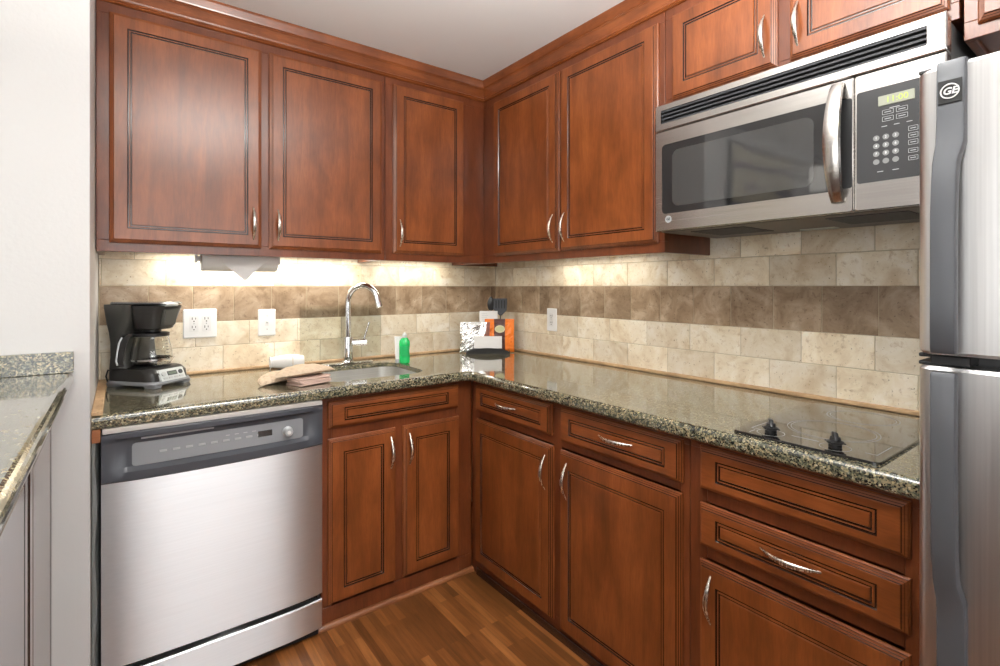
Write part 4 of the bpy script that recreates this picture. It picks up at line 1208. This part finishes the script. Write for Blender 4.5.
# crinkled foil bag
def bag(name, label, x0, x1, z0, z1, y, seed, faces):
    rnd = random.Random(seed)
    t = thing(name, label, 'coffee packet', loc((x0+x1)/2, y, z0), HR)
    w_ = (x1-x0)/2; h = z1-z0; nx, nz = 16, 18
    bm = bmesh.new(); G = {}
    amp = {}
    for i in range(nx+1):
        for j in range(nz+1): amp[i, j] = rnd.uniform(-1, 1)
    for side in (0, 1):
        for i in range(nx+1):
            for j in range(nz+1):
                u = -1+2*i/nx; v = j/nz
                puff = (.014*(1-u**4)*(math.sin(PI*min(1, v*1.15))**.5 if 0 < v < .87 else .02))
                yy = (-puff if side == 0 else puff*.6) + (.0018*(amp[i, j]+amp[i//3*3, j//3*3]) if side == 0 and 0 < i < nx else 0)
                edge = i in (0, nx) or j in (0, nz)
                if side == 1 and edge: G[1, i, j] = G[0, i, j]; continue
                z = v*h
                G[side, i, j] = bm.verts.new((u*w_*(1-.03*math.sin(PI*v)), (0 if edge else yy)+z*.12, z))
        for i in range(nx):
            for j in range(nz):
                q = [G[side, i, j], G[side, i+1, j], G[side, i+1, j+1], G[side, i, j+1]]
                f = bm.faces.new(q); f.material_index = faces((i+.5)/nx, (j+.5)/nz)
    o = obj('foil_pouch', bm, [SILV, ORANGE, BROWNF, CREAMF, simple('dusty_pink_print', (.30, .12, .09), .35) if not bpy.data.materials.get('dusty_pink_print') else bpy.data.materials['dusty_pink_print']], t, local=True, smooth=False)
    return t, o
bag('coffee_packet', 'crinkled silver foil coffee packet at the left of the corner tray', -.158, .01, .005, .172, .026, 3, lambda u, v: 4 if (u > .86 and v > .45) or (u > .8 and .3 < v < .62) else 0)
t, o = bag('coffee_packet', 'orange and brown coffee packet at the right of the corner tray', -.020, .146, .0048, .188, .045, 5, lambda u, v: 2 if .34 < u < .68 else 1)
bm = bmesh.new(); n = 28
loft(bm, [[Vector((.002+.0285*math.cos(2*PI*k/n), -.0195+d+.12*.125, .128+.0205*math.sin(2*PI*k/n))) for k in range(n)] for d in (0, .006)])
lb = obj('oval_label', bm, CREAMF, o, local=True)
bm = bmesh.new(); loft(bm, [[Vector((.002+.022*math.cos(2*PI*k/n), -.0203+d+.12*.125, .128+.0145*math.sin(2*PI*k/n))) for k in range(n)] for d in (0, .002)])
obj('label_center', bm, simple('pale_label_center', (.60, .60, .36), .5), lb, local=True)
# kitchen utensils standing behind
def utensil(name, label, x, y, kind):
    t = thing(name, label, 'utensil', loc(x, y, 0), HR)
    bm = bmesh.new()
    if kind == 'spoon':
        tube(bm, [Vector((0, 0, .0)), Vector((0, .006, .13)), Vector((0, .012, .245))], [.006, .005, .0045], 10, flat=.6)
        obj('handle', bm, BLK, t, local=True, smooth=True)
        bm = bmesh.new(); rings = []
        for k in range(11):
            s = k/10; z = .235+.078*s; w_ = max(.003, .0205*math.sin(PI*(.12+.86*s))**.6)
            rings.append([Vector((w_*a, .012-.008*math.sin(PI*s)*(1-a*a)+d, z)) for a, d in ((-1, 0), (-.5, -.001), (0, -.0015), (.5, -.001), (1, 0), (.5, .002), (0, .0025), (-.5, .002))])
        loft(bm, rings); obj('spoon_bowl', bm, BLK, t, local=True, smooth=True)
    else:
        tube(bm, [Vector((.004, 0, .0)), Vector((.006, .004, .13)), Vector((.012, .006, .215))], [.006, .005, .005], 10, flat=.6)
        obj('handle', bm, BLK, t, local=True, smooth=True)
        bm = bmesh.new(); P = [(.004, .205), (.018, .205), (.046, .235), (.048, .302), (-.030, .302), (-.030, .240)]
        loft(bm, [[Vector((u, .006, v)) for u, v in P], [Vector((u, .0085, v)) for u, v in P]])
        # raised ribs between the slots of the blade
        bl = obj('turner_blade', bm, DGREY, t, local=True)
        bm = bmesh.new()
        for k in range(4): bx(bm, -.018+k*.016, -.012+k*.016, .0045, .0062, .245, .292, .0005, 1)
        obj('blade_slot', bm, SLOT, bl, local=True)
    return t
utensil('serving_spoon', 'black plastic serving spoon standing behind the white note', .014, .098, 'spoon')
utensil('slotted_turner', 'black slotted turner standing right of the serving spoon', .058, .096, 'turner')

# ------------------------------------------------------------------ things on the white wall beyond the left edge (seen in the oven glass)
t = thing('wall_picture', 'framed abstract line picture on the white wall, reflected in the microwave glass', 'picture', (-2.62, YS-.01, 1.95))
obj('frame', box(-3.06, -2.17, YS-.030, YS-.001, 1.45, 2.245, .003), BLK, t)
m, nt, b = nodes('abstract_line_canvas')
mp = mapping(nt, (1, 1, 1)); wv = nt.nodes.new('ShaderNodeTexWave'); wv.inputs['Scale'].default_value = 2.2; wv.inputs['Distortion'].default_value = 6; wv.inputs['Detail'].default_value = 1; wv.wave_type = 'RINGS'
nt.links.new(mp.outputs[0], wv.inputs['Vector']); nt.links.new(ramp(nt, wv.outputs['Fac'], [(.0, (.10, .06, .12)), (.16, (.16, .11, .16)), (.26, (.50, .44, .30)), (1, (.58, .52, .36))]), b.inputs['Base Color'])
obj('canvas', box(-3.045, -2.185, YS-.033, YS-.0295, 1.465, 2.23), m, t)
t = thing('wall_sconce', 'frosted cylinder wall lamp beside the picture, reflected in the microwave glass', 'lamp', (-3.3, YS-.05, 2.1))
obj('wall_mount', box(-3.35, -3.25, YS-.02, YS-.001, 2.10, 2.28, .004), NICKEL, t)
bm = bmesh.new(); tube(bm, [Vector((-3.3, YS-.02, 2.22)), Vector((-3.3, YS-.10, 2.24)), Vector((-3.3, YS-.12, 2.20))], .008, 10); obj('arm', bm, NICKEL, t)
sh = obj('shade', lathe(bmesh.new(), [(.055, 2.02), (.055, 2.20), (.02, 2.205)], (-3.3, YS-.12, 0), 28), LAMPON, t, smooth=True)

# added ceiling fixture, unseen behind the camera, as fill for the room
def fill_ceil_light(x, y, label, power):
    t = thing('fill_ceiling_light', label, 'added ceiling light', (x, y, CEIL))
    obj('rim', lathe(bmesh.new(), [(.19, -.001), (.19, -.02), (.175, -.026), (.165, -.02), (.165, -.001), (.19, -.001)], (x, y, CEIL), 40), NICKEL, t, smooth=True)
    obj('diffuser', lathe(bmesh.new(), [(.164, -.004), (.160, -.03), (.13, -.055), (.07, -.068), (.002, -.072)], (x, y, CEIL), 40), LAMPON, t, smooth=True)
    l = bpy.data.lights.new('fill_ceiling_bulb', 'AREA'); l.shape = 'DISK'; l.size = .32; l.energy = power; l.color = (1, .93, .83)
    o = bpy.data.objects.new('fill_ceiling_bulb', l); COL.objects.link(o); o.location = (x, y, CEIL-.08)
fill_ceil_light(-3.6, -3.6, 'round frosted ceiling light added out of view as fill', 22)

# added unseen bowl pendant above the frame, put in to brighten the ceiling
lx, ly, lz = -1.38, -2.12, 1.80
t = thing('fill_pendant', 'added inverted bowl pendant light, out of view, brightening the ceiling', 'pendant light', (lx, ly, lz))
obj('lamp_bowl', lathe(bmesh.new(), [(.012, lz), (.08, lz+.012), (.14, lz+.045), (.165, lz+.085), (.160, lz+.085), (.135, lz+.052), (.075, lz+.020), (.012, lz+.010)], (lx, ly, 0), 36), WHITEP, t, smooth=True)
obj('stem', lathe(bmesh.new(), [(.007, lz+.002), (.007, CEIL-.02)], (lx, ly, 0), 12), NICKEL, t, smooth=True)
obj('ceiling_cup', lathe(bmesh.new(), [(.007, CEIL-.03), (.05, CEIL-.02), (.055, CEIL-.001)], (lx, ly, 0), 24), NICKEL, t, smooth=True)
area('fill_uplight', (lx, ly, lz+.088), (lx, ly, 3), .22, .22, UPW, (1, .96, .9))
